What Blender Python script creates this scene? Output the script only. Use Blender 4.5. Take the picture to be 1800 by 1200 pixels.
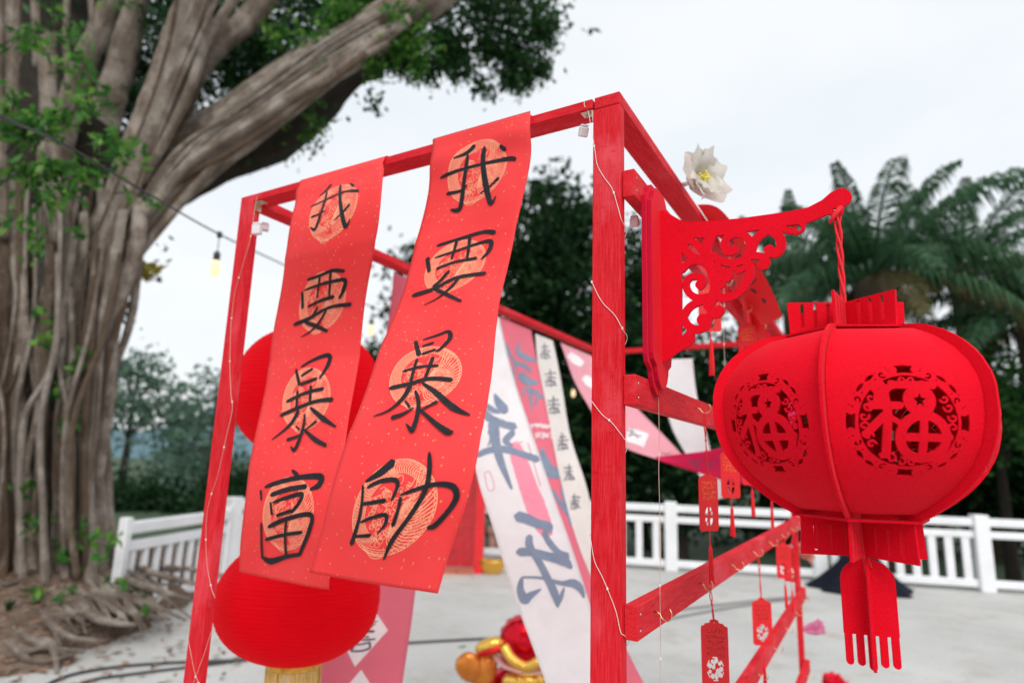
import bpy, bmesh, math, random
import numpy as np
from mathutils import Vector, Matrix
from mathutils.geometry import delaunay_2d_cdt

for o in list(bpy.data.objects):
    bpy.data.objects.remove(o, do_unlink=True)
scene = bpy.context.scene
COL = scene.collection
random.seed(7)
R_ = random.random
def U_(a, b): return random.uniform(a, b)
PI = math.pi

# ------------------------------------------------------------------ camera
EYE = 1.5                                   # camera height above the paving
CAM = Vector((0.3418, -0.9312, EYE))
PITCH, ROLL, YAW, FPX = 0.19199, 0.03065, 0.52801, 1093.78   # FPX: focal length for a 1800 px wide frame
cf = Vector((-math.sin(YAW)*math.cos(PITCH), math.cos(YAW)*math.cos(PITCH), math.sin(PITCH)))
_r = Vector((math.cos(YAW), math.sin(YAW), 0)); _u = _r.cross(cf)
cr = _r*math.cos(ROLL) + _u*math.sin(ROLL)
cu = -_r*math.sin(ROLL) + _u*math.cos(ROLL)
cam_d = bpy.data.cameras.new('camera'); cam = bpy.data.objects.new('camera', cam_d); COL.objects.link(cam)
cam.matrix_world = Matrix(((cr.x, cu.x, -cf.x, CAM.x), (cr.y, cu.y, -cf.y, CAM.y), (cr.z, cu.z, -cf.z, CAM.z), (0, 0, 0, 1)))
cam_d.sensor_width = 36; cam_d.lens = FPX*36/1800
cam_d.clip_start = 0.02; cam_d.clip_end = 3000
cam_d.dof.use_dof = True; cam_d.dof.focus_distance = 0.97; cam_d.dof.aperture_fstop = 2.6
scene.camera = cam

# ------------------------------------------------------------------ sky, sun, exposure
SUN_EL = math.radians(44)    # the sun's place behind the cloud: high, behind the camera's right shoulder
w = bpy.data.worlds.new('World'); scene.world = w; w.use_nodes = True
nt = w.node_tree; nt.nodes.clear()
out = nt.nodes.new('ShaderNodeOutputWorld')
sky = nt.nodes.new('ShaderNodeTexSky'); sky.sky_type = 'NISHITA'; sky.sun_disc = False
sky.sun_elevation = SUN_EL; sky.sun_rotation = math.radians(141.5); sky.air_density = 1.2; sky.dust_density = 3.0
bg1 = nt.nodes.new('ShaderNodeBackground'); bg1.inputs['Strength'].default_value = 0.10
nt.links.new(sky.outputs[0], bg1.inputs[0])
tc = nt.nodes.new('ShaderNodeTexCoord'); mp = nt.nodes.new('ShaderNodeMapping'); mp.inputs['Scale'].default_value = (1.2, 1.2, 3.0)
nz = nt.nodes.new('ShaderNodeTexNoise'); nz.inputs['Scale'].default_value = 1.6; nz.inputs['Detail'].default_value = 5; nz.inputs['Roughness'].default_value = .5
rp = nt.nodes.new('ShaderNodeValToRGB')
rp.color_ramp.elements[0].position = .3; rp.color_ramp.elements[0].color = (.83, .89, .935, 1)
rp.color_ramp.elements[1].position = .62; rp.color_ramp.elements[1].color = (.95, .97, .985, 1)
bg2 = nt.nodes.new('ShaderNodeBackground'); bg2.inputs['Strength'].default_value = 0.80
nt.links.new(tc.outputs['Generated'], mp.inputs[0]); nt.links.new(mp.outputs[0], nz.inputs['Vector'])
nt.links.new(nz.outputs['Fac'], rp.inputs[0]); nt.links.new(rp.outputs[0], bg2.inputs[0])
mx = nt.nodes.new('ShaderNodeMixShader'); mx.inputs[0].default_value = .88
nt.links.new(bg1.outputs[0], mx.inputs[1]); nt.links.new(bg2.outputs[0], mx.inputs[2]); nt.links.new(mx.outputs[0], out.inputs[0])

sun_d = bpy.data.lights.new('sun', 'SUN'); sun = bpy.data.objects.new('sun', sun_d); COL.objects.link(sun)
sun_d.energy = 1.5; sun_d.angle = math.radians(35); sun_d.color = (1, .97, .93)
_sd = Vector((math.cos(SUN_EL)*.62, -math.cos(SUN_EL)*.78, math.sin(SUN_EL)))
sun.rotation_euler = _sd.to_track_quat('Z', 'Y').to_euler()

vs = scene.view_settings
vs.view_transform = 'Standard'; vs.look = 'None'; vs.exposure = 0.47; vs.gamma = 1; vs.use_curve_mapping = False
scene.render.engine = 'CYCLES'

# ------------------------------------------------------------------ places
def ray(px, py): return cf + cr*((px-900)/FPX) + cu*((600-py)/FPX)
def at(px, py, d): return CAM + ray(px, py)*d
def on_x(px, py, x): r = ray(px, py); return CAM + r*((x-CAM.x)/r.x)
def on_y(px, py, y): r = ray(px, py); return CAM + r*((y-CAM.y)/r.y)
def on_z(px, py, z): r = ray(px, py); return CAM + r*((z-CAM.z)/r.z)

# ------------------------------------------------------------------ materials
MATS = {}
def node_mat(name):
    m = bpy.data.materials.new(name); m.use_nodes = True; MATS[name] = m
    n = m.node_tree.nodes; return m, m.node_tree, n['Principled BSDF']
def L(nt, a, b): nt.links.new(a, b)
def N(nt, t, **kw):
    n = nt.nodes.new(t)
    for k, v in kw.items():
        if k in n.inputs: n.inputs[k].default_value = v
        else: setattr(n, k, v)
    return n
def mixc(nt, fac, a, b, mode='MIX'):
    n = nt.nodes.new('ShaderNodeMix'); n.data_type = 'RGBA'; n.blend_type = mode
    for sock, val in ((n.inputs[0], fac), (n.inputs[6], a), (n.inputs[7], b)):
        if hasattr(val, 'is_linked') or hasattr(val, 'links'): nt.links.new(val, sock)
        elif isinstance(val, (int, float)): sock.default_value = val
        else: sock.default_value = (*val[:3], 1)
    return n.outputs[2]
def ramp(nt, src, p0, p1, c0=(0, 0, 0), c1=(1, 1, 1)):
    r = nt.nodes.new('ShaderNodeValToRGB'); e = r.color_ramp.elements
    e[0].position = p0; e[0].color = (*c0, 1); e[1].position = p1; e[1].color = (*c1, 1)
    nt.links.new(src, r.inputs[0]); return r.outputs[0]
def bump(nt, bsdf, h, strength=.3, dist=.002):
    b = nt.nodes.new('ShaderNodeBump'); b.inputs['Strength'].default_value = strength; b.inputs['Distance'].default_value = dist
    nt.links.new(h, b.inputs['Height']); nt.links.new(b.outputs[0], bsdf.inputs['Normal'])
def plain(name, col, rough=.6, noise=0.0, scale=30, metal=0, coat=0, spec=.5, trans=0, bmp=0, bdist=.001, coord='Object', stretch=(1, 1, 1), sub=None, sheen=0):
    m, t, b = node_mat(name)
    b.inputs['Roughness'].default_value = rough; b.inputs['Metallic'].default_value = metal
    b.inputs['Specular IOR Level'].default_value = spec; b.inputs['Coat Weight'].default_value = coat
    if sheen: b.inputs['Sheen Weight'].default_value = sheen; b.inputs['Sheen Roughness'].default_value = .5; b.inputs['Sheen Tint'].default_value = (*col, 1)
    b.inputs['Base Color'].default_value = (*col, 1)
    if noise or bmp:
        c = N(t, 'ShaderNodeTexCoord'); mp = N(t, 'ShaderNodeMapping'); mp.inputs['Scale'].default_value = stretch
        nz = N(t, 'ShaderNodeTexNoise', Scale=scale, Detail=5.0, Roughness=.6)
        L(t, c.outputs[coord], mp.inputs[0]); L(t, mp.outputs[0], nz.inputs['Vector'])
        if noise:
            d = tuple(x*(1-noise) for x in col); h = tuple(min(1, x*(1+noise)) for x in col)
            L(t, ramp(t, nz.outputs['Fac'], .3, .7, d, h), b.inputs['Base Color'])
        if bmp: bump(t, b, nz.outputs['Fac'], bmp, bdist)
    if trans:                                   # thin cloth or paper that lets some light through
        tr = N(t, 'ShaderNodeBsdfTranslucent'); ms = N(t, 'ShaderNodeMixShader'); ms.inputs[0].default_value = trans
        src = b.inputs['Base Color']
        if src.is_linked: L(t, src.links[0].from_socket, tr.inputs['Color'])
        else: tr.inputs['Color'].default_value = (*col, 1)
        o = t.nodes['Material Output']; L(t, b.outputs[0], ms.inputs[1]); L(t, tr.outputs[0], ms.inputs[2]); L(t, ms.outputs[0], o.inputs['Surface'])
    return m

# ------------------------------------------------------------------ objects
def tag(o, label=None, cat=None, group=None, kind=None):
    if label: o['label'] = label
    if cat: o['category'] = cat
    if group: o['group'] = group
    if kind: o['kind'] = kind
    return o
def empty(name, loc, label, cat, group=None, rot=None):
    o = bpy.data.objects.new(name, None); o.empty_display_size = .1; o.location = Vector(loc)
    if rot: o.rotation_euler = rot
    COL.objects.link(o); return tag(o, label, cat, group)
def adopt(o, parent, local=False):
    if parent is None: return o
    o.parent = parent
    if not local and parent.type == 'EMPTY': o.matrix_parent_inverse = Matrix.Translation(-parent.location)
    return o
def mesh(name, verts, faces, mat, parent=None, smooth=False, uv=None, local=False, fmat=None):
    me = bpy.data.meshes.new(name); me.from_pydata([tuple(v) for v in verts], [], faces)
    mats = mat if isinstance(mat, (list, tuple)) else [mat]
    for m in mats: me.materials.append(MATS[m] if isinstance(m, str) else m)
    if fmat is not None: me.polygons.foreach_set('material_index', fmat)
    if smooth: me.polygons.foreach_set('use_smooth', [True]*len(me.polygons))
    if uv is not None:
        l = me.uv_layers.new(name='UVMap'); idx = np.empty(len(me.loops), dtype=np.int32); me.loops.foreach_get('vertex_index', idx)
        l.data.foreach_set('uv', np.asarray(uv, dtype=np.float32)[idx].ravel())
    me.update()
    o = bpy.data.objects.new(name, me); COL.objects.link(o); return adopt(o, parent, local)
class MB:
    """collects shapes of ONE part"""
    def __init__(s): s.v = []; s.f = []; s.uv = []; s.m = []; s.cur = 0
    def add(s, vs, fs, uv=None):
        n = len(s.v); s.v += [Vector(v) for v in vs]; s.f += [tuple(i+n for i in f) for f in fs]
        s.uv += list(uv) if uv is not None else [(0, 0)]*len(vs); s.m += [s.cur]*len(fs); return s
    def box(s, a, b, bev=0, M=None):
        a = Vector(a); b = Vector(b)
        if bev <= 0:
            vs = [(x, y, z) for x in (a.x, b.x) for y in (a.y, b.y) for z in (a.z, b.z)]
            fs = [(0, 1, 3, 2), (4, 6, 7, 5), (0, 4, 5, 1), (2, 3, 7, 6), (0, 2, 6, 4), (1, 5, 7, 3)]
        else:
            bm = bmesh.new(); bmesh.ops.create_cube(bm, size=1)
            for v in bm.verts: v.co = Vector((a[i]+(b[i]-a[i])*(v.co[i]+.5) for i in range(3)))
            bmesh.ops.bevel(bm, geom=bm.edges[:], offset=bev, segments=1, affect='EDGES', profile=.5)
            bm.verts.index_update(); vs = [v.co.copy() for v in bm.verts]; fs = [tuple(v.index for v in f.verts) for f in bm.faces]; bm.free()
        if M is not None: vs = [M @ Vector(v) for v in vs]
        return s.add(vs, fs)
    def tube(s, pts, rad, n=8, cap=True, wob=0, seed=0, squash=1):
        pts = [Vector(p) for p in pts]; k = len(pts)
        rads = list(rad) if hasattr(rad, '__len__') else [rad]*k
        T = [(pts[min(i+1, k-1)]-pts[max(i-1, 0)]).normalized() for i in range(k)]
        up = Vector((0, 0, 1)) if abs(T[0].z) < .9 else Vector((1, 0, 0))
        Nn = T[0].cross(up).normalized(); vs = []; fs = []; uv = []; ln = 0; rn = random.Random(seed)
        ph = [rn.uniform(0, 6.28) for _ in range(4)]
        for i in range(k):
            Nn = (Nn - T[i]*Nn.dot(T[i])).normalized(); B = T[i].cross(Nn)
            if i: ln += (pts[i]-pts[i-1]).length
            for j in range(n):
                a = 2*PI*j/n; r = rads[i]
                if wob: r *= 1 + wob*(math.sin(2*a+ph[0]+ln*.7)*.5 + math.sin(3*a+ph[1]-ln*.9)*.35 + math.sin(5*a+ph[2]+ln*2)*.25 + rn.uniform(-.15, .15))
                vs.append(pts[i] + Nn*(math.cos(a)*r) + B*(math.sin(a)*r*squash)); uv.append((j/n, ln))
        for i in range(k-1):
            for j in range(n):
                fs.append((i*n+j, i*n+(j+1) % n, (i+1)*n+(j+1) % n, (i+1)*n+j))
        if cap: fs.append(tuple(reversed(range(n)))); fs.append(tuple((k-1)*n+j for j in range(n)))
        return s.add(vs, fs, uv)
    def lathe(s, prof, c, n=24, axis=Vector((0, 0, 1))):
        c = Vector(c); vs = []; fs = []; uv = []
        for i, (r, z) in enumerate(prof):
            for j in range(n):
                a = 2*PI*j/n; vs.append(c + Vector((math.cos(a)*r, math.sin(a)*r, z))); uv.append((j/n, z))
        for i in range(len(prof)-1):
            for j in range(n): fs.append((i*n+j, i*n+(j+1) % n, (i+1)*n+(j+1) % n, (i+1)*n+j))
        return s.add(vs, fs, uv)
    def ball(s, c, r, n=10, sc=(1, 1, 1)):
        c = Vector(c); k = max(4, n//2); prof = [(math.sin(PI*i/k), -math.cos(PI*i/k)) for i in range(k+1)]
        vs = []; fs = []
        for p, z in prof:
            for j in range(n):
                a = 2*PI*j/n; vs.append(c + Vector((math.cos(a)*p*r*sc[0], math.sin(a)*p*r*sc[1], z*r*sc[2])))
        for i in range(k):
            for j in range(n): fs.append((i*n+j, i*n+(j+1) % n, (i+1)*n+(j+1) % n, (i+1)*n+j))
        return s.add(vs, fs)
    def build(s, name, mat, parent=None, smooth=False, local=False):
        return mesh(name, s.v, s.f, mat, parent, smooth, s.uv, local, s.m if isinstance(mat, (list, tuple)) else None)
def catmull(P, m):
    P = [Vector(p) for p in P]; n = len(P); out = []
    for k in range(m):
        t = k/(m-1)*(n-1); i = min(int(t), n-2); f = t-i
        a, b, c, d = P[max(i-1, 0)], P[i], P[i+1], P[min(i+2, n-1)]
        out.append(.5*((2*b)+(c-a)*f+(2*a-5*b+4*c-d)*f*f+(3*b-a-3*c+d)*f**3))
    return out
def lerp_list(A, m):
    x = np.linspace(0, len(A)-1, m); return list(np.interp(x, range(len(A)), A))

# ---- sheets cut to an outline with holes: a signed field on a grid, contoured and triangulated
class Field:
    def __init__(s, x0, x1, y0, y1, h):
        s.xs = np.arange(x0, x1+h, h); s.ys = np.arange(y0, y1+h, h); s.X, s.Y = np.meshgrid(s.xs, s.ys); s.F = np.full(s.X.shape, -1e3); s.h = h
    def _put(s, D, cut): s.F = np.minimum(s.F, -D) if cut else np.maximum(s.F, D); return s
    def disc(s, cx, cy, r, cut=False, ry=None):
        if ry: return s._put((1-np.hypot((s.X-cx)/r, (s.Y-cy)/ry))*min(r, ry), cut)
        return s._put(r-np.hypot(s.X-cx, s.Y-cy), cut)
    def path(s, pts, wd, cut=False):
        ws = list(wd) if hasattr(wd, '__len__') else [wd]*len(pts)
        D = np.full(s.X.shape, -1e3)
        for (a, b), wa, wb in zip(zip(pts[:-1], pts[1:]), ws[:-1], ws[1:]):
            dx, dy = b[0]-a[0], b[1]-a[1]; q = dx*dx+dy*dy+1e-12
            t = np.clip(((s.X-a[0])*dx+(s.Y-a[1])*dy)/q, 0, 1)
            D = np.maximum(D, (wa+(wb-wa)*t)/2-np.hypot(s.X-a[0]-t*dx, s.Y-a[1]-t*dy))
        return s._put(D, cut)
    def poly(s, P, cut=False):
        P = np.asarray(P, float); ins = np.zeros(s.X.shape, bool); D = np.full(s.X.shape, 1e3)
        for a, b in zip(P, np.roll(P, -1, 0)):
            c = ((a[1] > s.Y) != (b[1] > s.Y)) & (s.X < (b[0]-a[0])*(s.Y-a[1])/(b[1]-a[1]+1e-15)+a[0]); ins ^= c
            dx, dy = b-a; t = np.clip(((s.X-a[0])*dx+(s.Y-a[1])*dy)/(dx*dx+dy*dy+1e-15), 0, 1)
            D = np.minimum(D, np.hypot(s.X-a[0]-t*dx, s.Y-a[1]-t*dy))
        return s._put(np.where(ins, D, -D), cut)
    def loops(s, tol):
        F = s.F; seg = {}
        sg = F > 0
        cs = sg[:-1, :-1].astype(int)+2*sg[:-1, 1:]+4*sg[1:, 1:]+8*sg[1:, :-1]
        TAB = {1: [(3, 0)], 2: [(0, 1)], 3: [(3, 1)], 4: [(1, 2)], 5: [(3, 2), (1, 0)], 6: [(0, 2)], 7: [(3, 2)], 8: [(2, 3)], 9: [(2, 0)], 10: [(0, 3), (2, 1)], 11: [(2, 1)], 12: [(1, 3)], 13: [(1, 0)], 14: [(0, 3)]}
        def key(i, j, e):
            return (i, j, 0) if e == 0 else (i, j+1, 1) if e == 1 else (i+1, j, 0) if e == 2 else (i, j, 1)
        for i, j in zip(*np.nonzero((cs > 0) & (cs < 15))):
            for a, b in TAB[cs[i, j]]: seg[key(i, j, a)] = key(i, j, b)
        def pt(k):
            i, j, d = k
            if d == 0: a, b = F[i, j], F[i, j+1]; t = a/(a-b); return (s.xs[j]+t*s.h, s.ys[i])
            a, b = F[i, j], F[i+1, j]; t = a/(a-b); return (s.xs[j], s.ys[i]+t*s.h)
        L_ = []
        while seg:
            st = next(iter(seg)); k = st; lp = []
            while k in seg: lp.append(pt(k)); k = seg.pop(k)
            if len(lp) > 5: L_.append(simp(lp, tol))
        return [l for l in L_ if len(l) > 2]
    def val(s, x, y):
        i = np.clip(((y-s.ys[0])/s.h), 0, len(s.ys)-1.001); j = np.clip((x-s.xs[0])/s.h, 0, len(s.xs)-1.001)
        i0 = i.astype(int); j0 = j.astype(int); a = i-i0; b = j-j0; F = s.F
        return F[i0, j0]*(1-a)*(1-b)+F[i0, j0+1]*(1-a)*b+F[i0+1, j0]*a*(1-b)+F[i0+1, j0+1]*a*b
    def tris(s, tol, fill=None):
        V = []; E = []
        for lp in s.loops(tol):
            n = len(V); k = len(lp); V += [Vector(p) for p in lp]; E += [(n+i, n+(i+1) % k) for i in range(k)]
        if fill:
            gx = np.arange(s.xs[0], s.xs[-1], fill); gy = np.arange(s.ys[0], s.ys[-1], fill); gX, gY = np.meshgrid(gx, gy)
            ok = s.val(gX.ravel(), gY.ravel()) > fill*.35
            V += [Vector(p) for p in zip(gX.ravel()[ok], gY.ravel()[ok])]
        r = delaunay_2d_cdt(V, E, [], 0, 1e-7)
        vs = [(v.x, v.y) for v in r[0]]; P = np.array(vs); T = np.array([f for f in r[2] if len(f) == 3])
        c = P[T].mean(1); ok = s.val(c[:, 0], c[:, 1]) > 0
        return P, [tuple(int(q) for q in t) for t in T[ok]]
def simp(lp, tol):
    """Douglas-Peucker on a closed loop"""
    P = np.array(lp); n = len(P); far = int(np.argmax(np.hypot(*(P-P[0]).T))); keep = {0, far}
    def rec(a, b):
        st = [(a, b)]
        while st:
            a, b = st.pop()
            if b-a < 2: continue
            A = P[a]; B = P[b % n]; d = B-A; l = math.hypot(*d)+1e-12
            Q = P[a+1:b]; dist = np.abs((Q[:, 0]-A[0])*d[1]-(Q[:, 1]-A[1])*d[0])/l
            i = int(np.argmax(dist))
            if dist[i] > tol: m = a+1+i; keep.add(m); st += [(a, m), (m, b)]
    rec(0, far); rec(far, n)
    return [tuple(P[i]) for i in sorted(keep)]
def thick_sheet(name, P, T, fn, th, mat, parent=None, local=False, smooth=False, uvs=None):
    """fn(x, y, h) -> point; th: thickness"""
    n = len(P); V = [fn(x, y, th/2) for x, y in P]+[fn(x, y, -th/2) for x, y in P]
    F = list(T)+[tuple(i+n for i in reversed(t)) for t in T]; ed = {}
    for t in T:
        for a, b in ((t[0], t[1]), (t[1], t[2]), (t[2], t[0])): ed[(a, b)] = 1
    F += [(b, a, a+n, b+n) for a, b in ed if (b, a) not in ed]
    uv = [tuple(p) for p in P]*2
    fm = [0]*(2*len(T))+[1]*(len(F)-2*len(T)) if isinstance(mat, (list, tuple)) else None      # cut edges may differ
    return mesh(name, V, F, mat, parent, smooth, uv, local, fm)
def ribbon(mb, pts, wd, fn, step=.006, cap=True, rough=0):
    """a flat brush stroke through pts with a width at each, laid on the surface fn(x, y)"""
    m = max(4, int(sum(math.dist(a[:2], b[:2]) for a, b in zip(pts[:-1], pts[1:]))/step)+2)
    C = catmull([(p[0], p[1], 0) for p in pts], m); W = lerp_list(wd, m); vs = []; fs = []
    for i, c in enumerate(C):
        d = C[min(i+1, m-1)]-C[max(i-1, 0)]; d = d.normalized() if d.length > 1e-9 else Vector((1, 0, 0)); nn = Vector((-d.y, d.x, 0))
        e = 1 if not cap else min(1, .45+.55*math.sin(PI*min(1, (i+.35)/(m*.22)))*1 if i < m*.11 else 1, (.5 if i == m-1 else 1))
        q = W[i]/2*e; a = q*(1+U_(-rough, rough)); b = q*(1+U_(-rough, rough))
        vs += [fn(c.x+nn.x*a, c.y+nn.y*a), fn(c.x, c.y), fn(c.x-nn.x*b, c.y-nn.y*b)]
    for i in range(m-1):
        k = i*3; fs += [(k, k+3, k+4, k+1), (k+1, k+4, k+5, k+2)]
    if cap:
        for i, sgn in ((0, -1), (m-1, 1)):
            d = (C[min(i+1, m-1)]-C[max(i-1, 0)]); d = d.normalized() if d.length > 1e-9 else Vector((1, 0, 0))
            p = C[i]+d*(sgn*W[i]*.22); vs.append(fn(p.x, p.y)); q = len(vs)-1; k = i*3
            fs += [(k, k+1, q), (k+1, k+2, q)] if sgn < 0 else [(k+1, k, q), (k+2, k+1, q)]
    mb.add(vs, fs)
# ------------------------------------------------------------------ material palette
def painted_wood():
    m, t, b = node_mat('painted_wood')
    c = N(t, 'ShaderNodeTexCoord'); oi = N(t, 'ShaderNodeObjectInfo')
    ad = N(t, 'ShaderNodeVectorMath', operation='ADD'); mu = N(t, 'ShaderNodeVectorMath', operation='SCALE'); mu.inputs['Scale'].default_value = 7.3
    cx = N(t, 'ShaderNodeCombineXYZ'); L(t, oi.outputs['Random'], cx.inputs[0]); L(t, oi.outputs['Random'], cx.inputs[1]); L(t, cx.outputs[0], mu.inputs[0])
    L(t, c.outputs['Object'], ad.inputs[0]); L(t, mu.outputs[0], ad.inputs[1])
    def nz(sx, sy, sc, det=5, rough=.6):
        mp = N(t, 'ShaderNodeMapping'); mp.inputs['Scale'].default_value = (sx, sy, sy); L(t, ad.outputs[0], mp.inputs[0])
        n = N(t, 'ShaderNodeTexNoise', Scale=sc, Detail=float(det), Roughness=rough); L(t, mp.outputs[0], n.inputs['Vector']); return n.outputs['Fac']
    grain = nz(.06, 1, 420, 4); blot = nz(.35, 1, 22, 4); cross = nz(1, .25, 160, 3); speck = nz(.5, 1, 300, 4, .75)
    col = mixc(t, ramp(t, blot, .35, .7), (.54, .004, .012), (.66, .010, .022))
    col = mixc(t, ramp(t, grain, .42, .75), col, (.70, .04, .052))          # paint rubbed thin along the grain
    col = mixc(t, ramp(t, nz(.5, 1, 9, 5, .65), .52, .72), col, (.74, .075, .10))          # paler, rubbed patches
    col = mixc(t, ramp(t, cross, .60, .86), col, (.46, .004, .012))         # darker brush drags across it
    col = mixc(t, ramp(t, speck, .66, .74), col, (.30, .004, .01))
    L(t, col, b.inputs['Base Color'])
    b.inputs['Roughness'].default_value = .7; b.inputs['Specular IOR Level'].default_value = .15
    ml = N(t, 'ShaderNodeMath', operation='ADD'); L(t, grain, ml.inputs[0]); L(t, cross, ml.inputs[1])
    bump(t, b, ml.outputs[0], .35, .0012)
painted_wood()
def felt(name, c0, c1):
    m, t, b = node_mat(name)
    c = N(t, 'ShaderNodeTexCoord'); n = N(t, 'ShaderNodeTexNoise', Scale=420.0, Detail=4.0, Roughness=.75); L(t, c.outputs['Object'], n.inputs['Vector'])
    n2 = N(t, 'ShaderNodeTexNoise', Scale=14.0, Detail=3.0); L(t, c.outputs['Object'], n2.inputs['Vector'])
    a = mixc(t, ramp(t, n.outputs['Fac'], .35, .68), c0, c1)
    d = mixc(t, .25, a, ramp(t, n2.outputs['Fac'], .3, .7, c0, c1)); L(t, d, b.inputs['Base Color'])
    b.inputs['Roughness'].default_value = .8; b.inputs['Specular IOR Level'].default_value = .12
    b.inputs['Sheen Weight'].default_value = .10; b.inputs['Sheen Roughness'].default_value = .35; b.inputs['Sheen Tint'].default_value = (1, .5, .55, 1)
    bump(t, b, n.outputs['Fac'], .5, .0012)
felt('felt_red', (.60, .0002, .008), (.84, .002, .022))
felt('felt_edge', (.46, .003, .03), (.58, .006, .045))
def scroll_paper():
    m, t, b = node_mat('scroll_paper')
    c = N(t, 'ShaderNodeTexCoord')
    base = (.90, .036, .045)
    n = N(t, 'ShaderNodeTexNoise', Scale=6.0, Detail=3.0); L(t, c.outputs['UV'], n.inputs['Vector'])
    col = ramp(t, n.outputs['Fac'], .3, .7, (.94, .062, .066), (.97, .092, .098))
    for sc, th, sx in ((70, .11, 1.0), (44, .085, 2.2), (110, .12, .7)):
        mp = N(t, 'ShaderNodeMapping'); mp.inputs['Scale'].default_value = (sx, 1, 1); mp.inputs['Rotation'].default_value = (0, 0, sc*.013); L(t, c.outputs['UV'], mp.inputs[0])
        v = N(t, 'ShaderNodeTexVoronoi', Scale=float(sc)); L(t, mp.outputs[0], v.inputs['Vector'])
        sp = N(t, 'ShaderNodeSeparateColor'); L(t, v.outputs['Color'], sp.inputs[0])
        pick = N(t, 'ShaderNodeMath', operation='GREATER_THAN'); pick.inputs[1].default_value = .55; L(t, sp.outputs[0], pick.inputs[0])
        near = N(t, 'ShaderNodeMath', operation='LESS_THAN'); near.inputs[1].default_value = th; L(t, v.outputs['Distance'], near.inputs[0])
        mul = N(t, 'ShaderNodeMath', operation='MULTIPLY'); L(t, pick.outputs[0], mul.inputs[0]); L(t, near.outputs[0], mul.inputs[1])
        col = mixc(t, mul.outputs[0], col, (.85, .40, .14))
    L(t, col, b.inputs['Base Color']); b.inputs['Roughness'].default_value = .62; b.inputs['Specular IOR Level'].default_value = .3
    tr = N(t, 'ShaderNodeBsdfTranslucent'); L(t, col, tr.inputs['Color']); ms = N(t, 'ShaderNodeMixShader'); ms.inputs[0].default_value = .40
    L(t, b.outputs[0], ms.inputs[1]); L(t, tr.outputs[0], ms.inputs[2]); L(t, ms.outputs[0], t.nodes['Material Output'].inputs['Surface'])
scroll_paper()
plain('gold_print', (.98, .34, .20), .5, .12, 60)
plain('ink', (.013, .013, .016), .6, .4, 50, spec=.2)
plain('brass', (.72, .52, .26), .35, .15, 80, metal=1)
plain('steel', (.45, .42, .40), .35, .2, 60, metal=1)
plain('zinc_gold', (.70, .58, .40), .35, .15, 60, metal=.9)
plain('white_plastic', (.74, .70, .72), .4, .04, 40)
plain('copper_wire', (.70, .55, .46), .4, .1, 60, metal=.6)
plain('pale_wire', (.74, .70, .66), .45, .1, 60)
plain('bead', (.85, .8, .7), .2)
plain('red_cord', (.74, .006, .02), .7, .25, 300, bmp=.4, bdist=.001)
# ------------------------------------------------------------------ ground, hill, railing
def ground_mats():
    m, t, b = node_mat('concrete'); c = N(t, 'ShaderNodeTexCoord')
    n1 = N(t, 'ShaderNodeTexNoise', Scale=.55, Detail=6.0, Roughness=.6); n2 = N(t, 'ShaderNodeTexNoise', Scale=40.0, Detail=5.0, Roughness=.7); n3 = N(t, 'ShaderNodeTexNoise', Scale=2.6, Detail=6.0, Roughness=.7)
    for n in (n1, n2, n3): L(t, c.outputs['Object'], n.inputs['Vector'])
    col = mixc(t, ramp(t, n1.outputs['Fac'], .35, .68), (.41, .405, .395), (.60, .59, .57))
    col = mixc(t, ramp(t, n3.outputs['Fac'], .50, .68), col, (.37, .335, .29))
    col = mixc(t, .35, col, ramp(t, n2.outputs['Fac'], .3, .7, (.32, .315, .305), (.64, .635, .62)))
    L(t, col, b.inputs['Base Color']); b.inputs['Roughness'].default_value = .9; bump(t, b, n2.outputs['Fac'], .2, .004)
    m, t, b = node_mat('earth'); c = N(t, 'ShaderNodeTexCoord')
    n1 = N(t, 'ShaderNodeTexNoise', Scale=2.2, Detail=7.0, Roughness=.7); n2 = N(t, 'ShaderNodeTexNoise', Scale=26.0, Detail=5.0, Roughness=.7)
    for n in (n1, n2): L(t, c.outputs['Object'], n.inputs['Vector'])
    col = mixc(t, ramp(t, n1.outputs['Fac'], .35, .65), (.070, .044, .030), (.20, .135, .095))
    col = mixc(t, ramp(t, n2.outputs['Fac'], .5, .7), col, (.26, .21, .165)); L(t, col, b.inputs['Base Color']); b.inputs['Roughness'].default_value = .95; bump(t, b, n2.outputs['Fac'], .7, .02)
ground_mats()
plain('meadow', (.035, .065, .03), .95, .4, 1.5, bmp=.6, bdist=.1)
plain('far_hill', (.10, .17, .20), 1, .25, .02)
plain('rail_paint', (.79, .80, .82), .45, .07, 3, bmp=.08, bdist=.002)
plain('cable_black', (.03, .03, .033), .5, .1, 40)
plain('cable_grey', (.20, .20, .20), .6, .1, 40)
plain('black_cloth', (.006, .008, .016), .8, .3, 12, bmp=.3, bdist=.01, spec=.15)
# terrain sheet to the horizon (a metre lower beyond the terrace), the terrace slab on top
n = 60; S_ = 1600; vs = []; 
for i in range(n+1):
    for j in range(n+1):
        x = (i/n-.5)*2; y = (j/n-.5)*2; X = S_*x*abs(x)**1.6; Y = S_*y*abs(y)**1.6; vs.append((X, Y, -.6-.004*math.hypot(X, Y)**1.05))
tag(mesh('terrain', vs, [(i*(n+1)+j, (i+1)*(n+1)+j, (i+1)*(n+1)+j+1, i*(n+1)+j+1) for i in range(n) for j in range(n)], 'meadow'), kind='structure')
P_ = [(-14, -7), (9, -7), (9, 12.6), (1.6, 10.16), (-2.4, 8.9), (-6.7, 4.35), (-5.35, .9), (-9, -.6)]
P_ = [(-12, -7), (9, -7), (9, 12.4), (1.5, 10.12), (-2.45, 8.92), (-7.4, 7.5), (-6.65, 4.3), (-8.5, 3.0), (-12, 2.0)]
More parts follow.
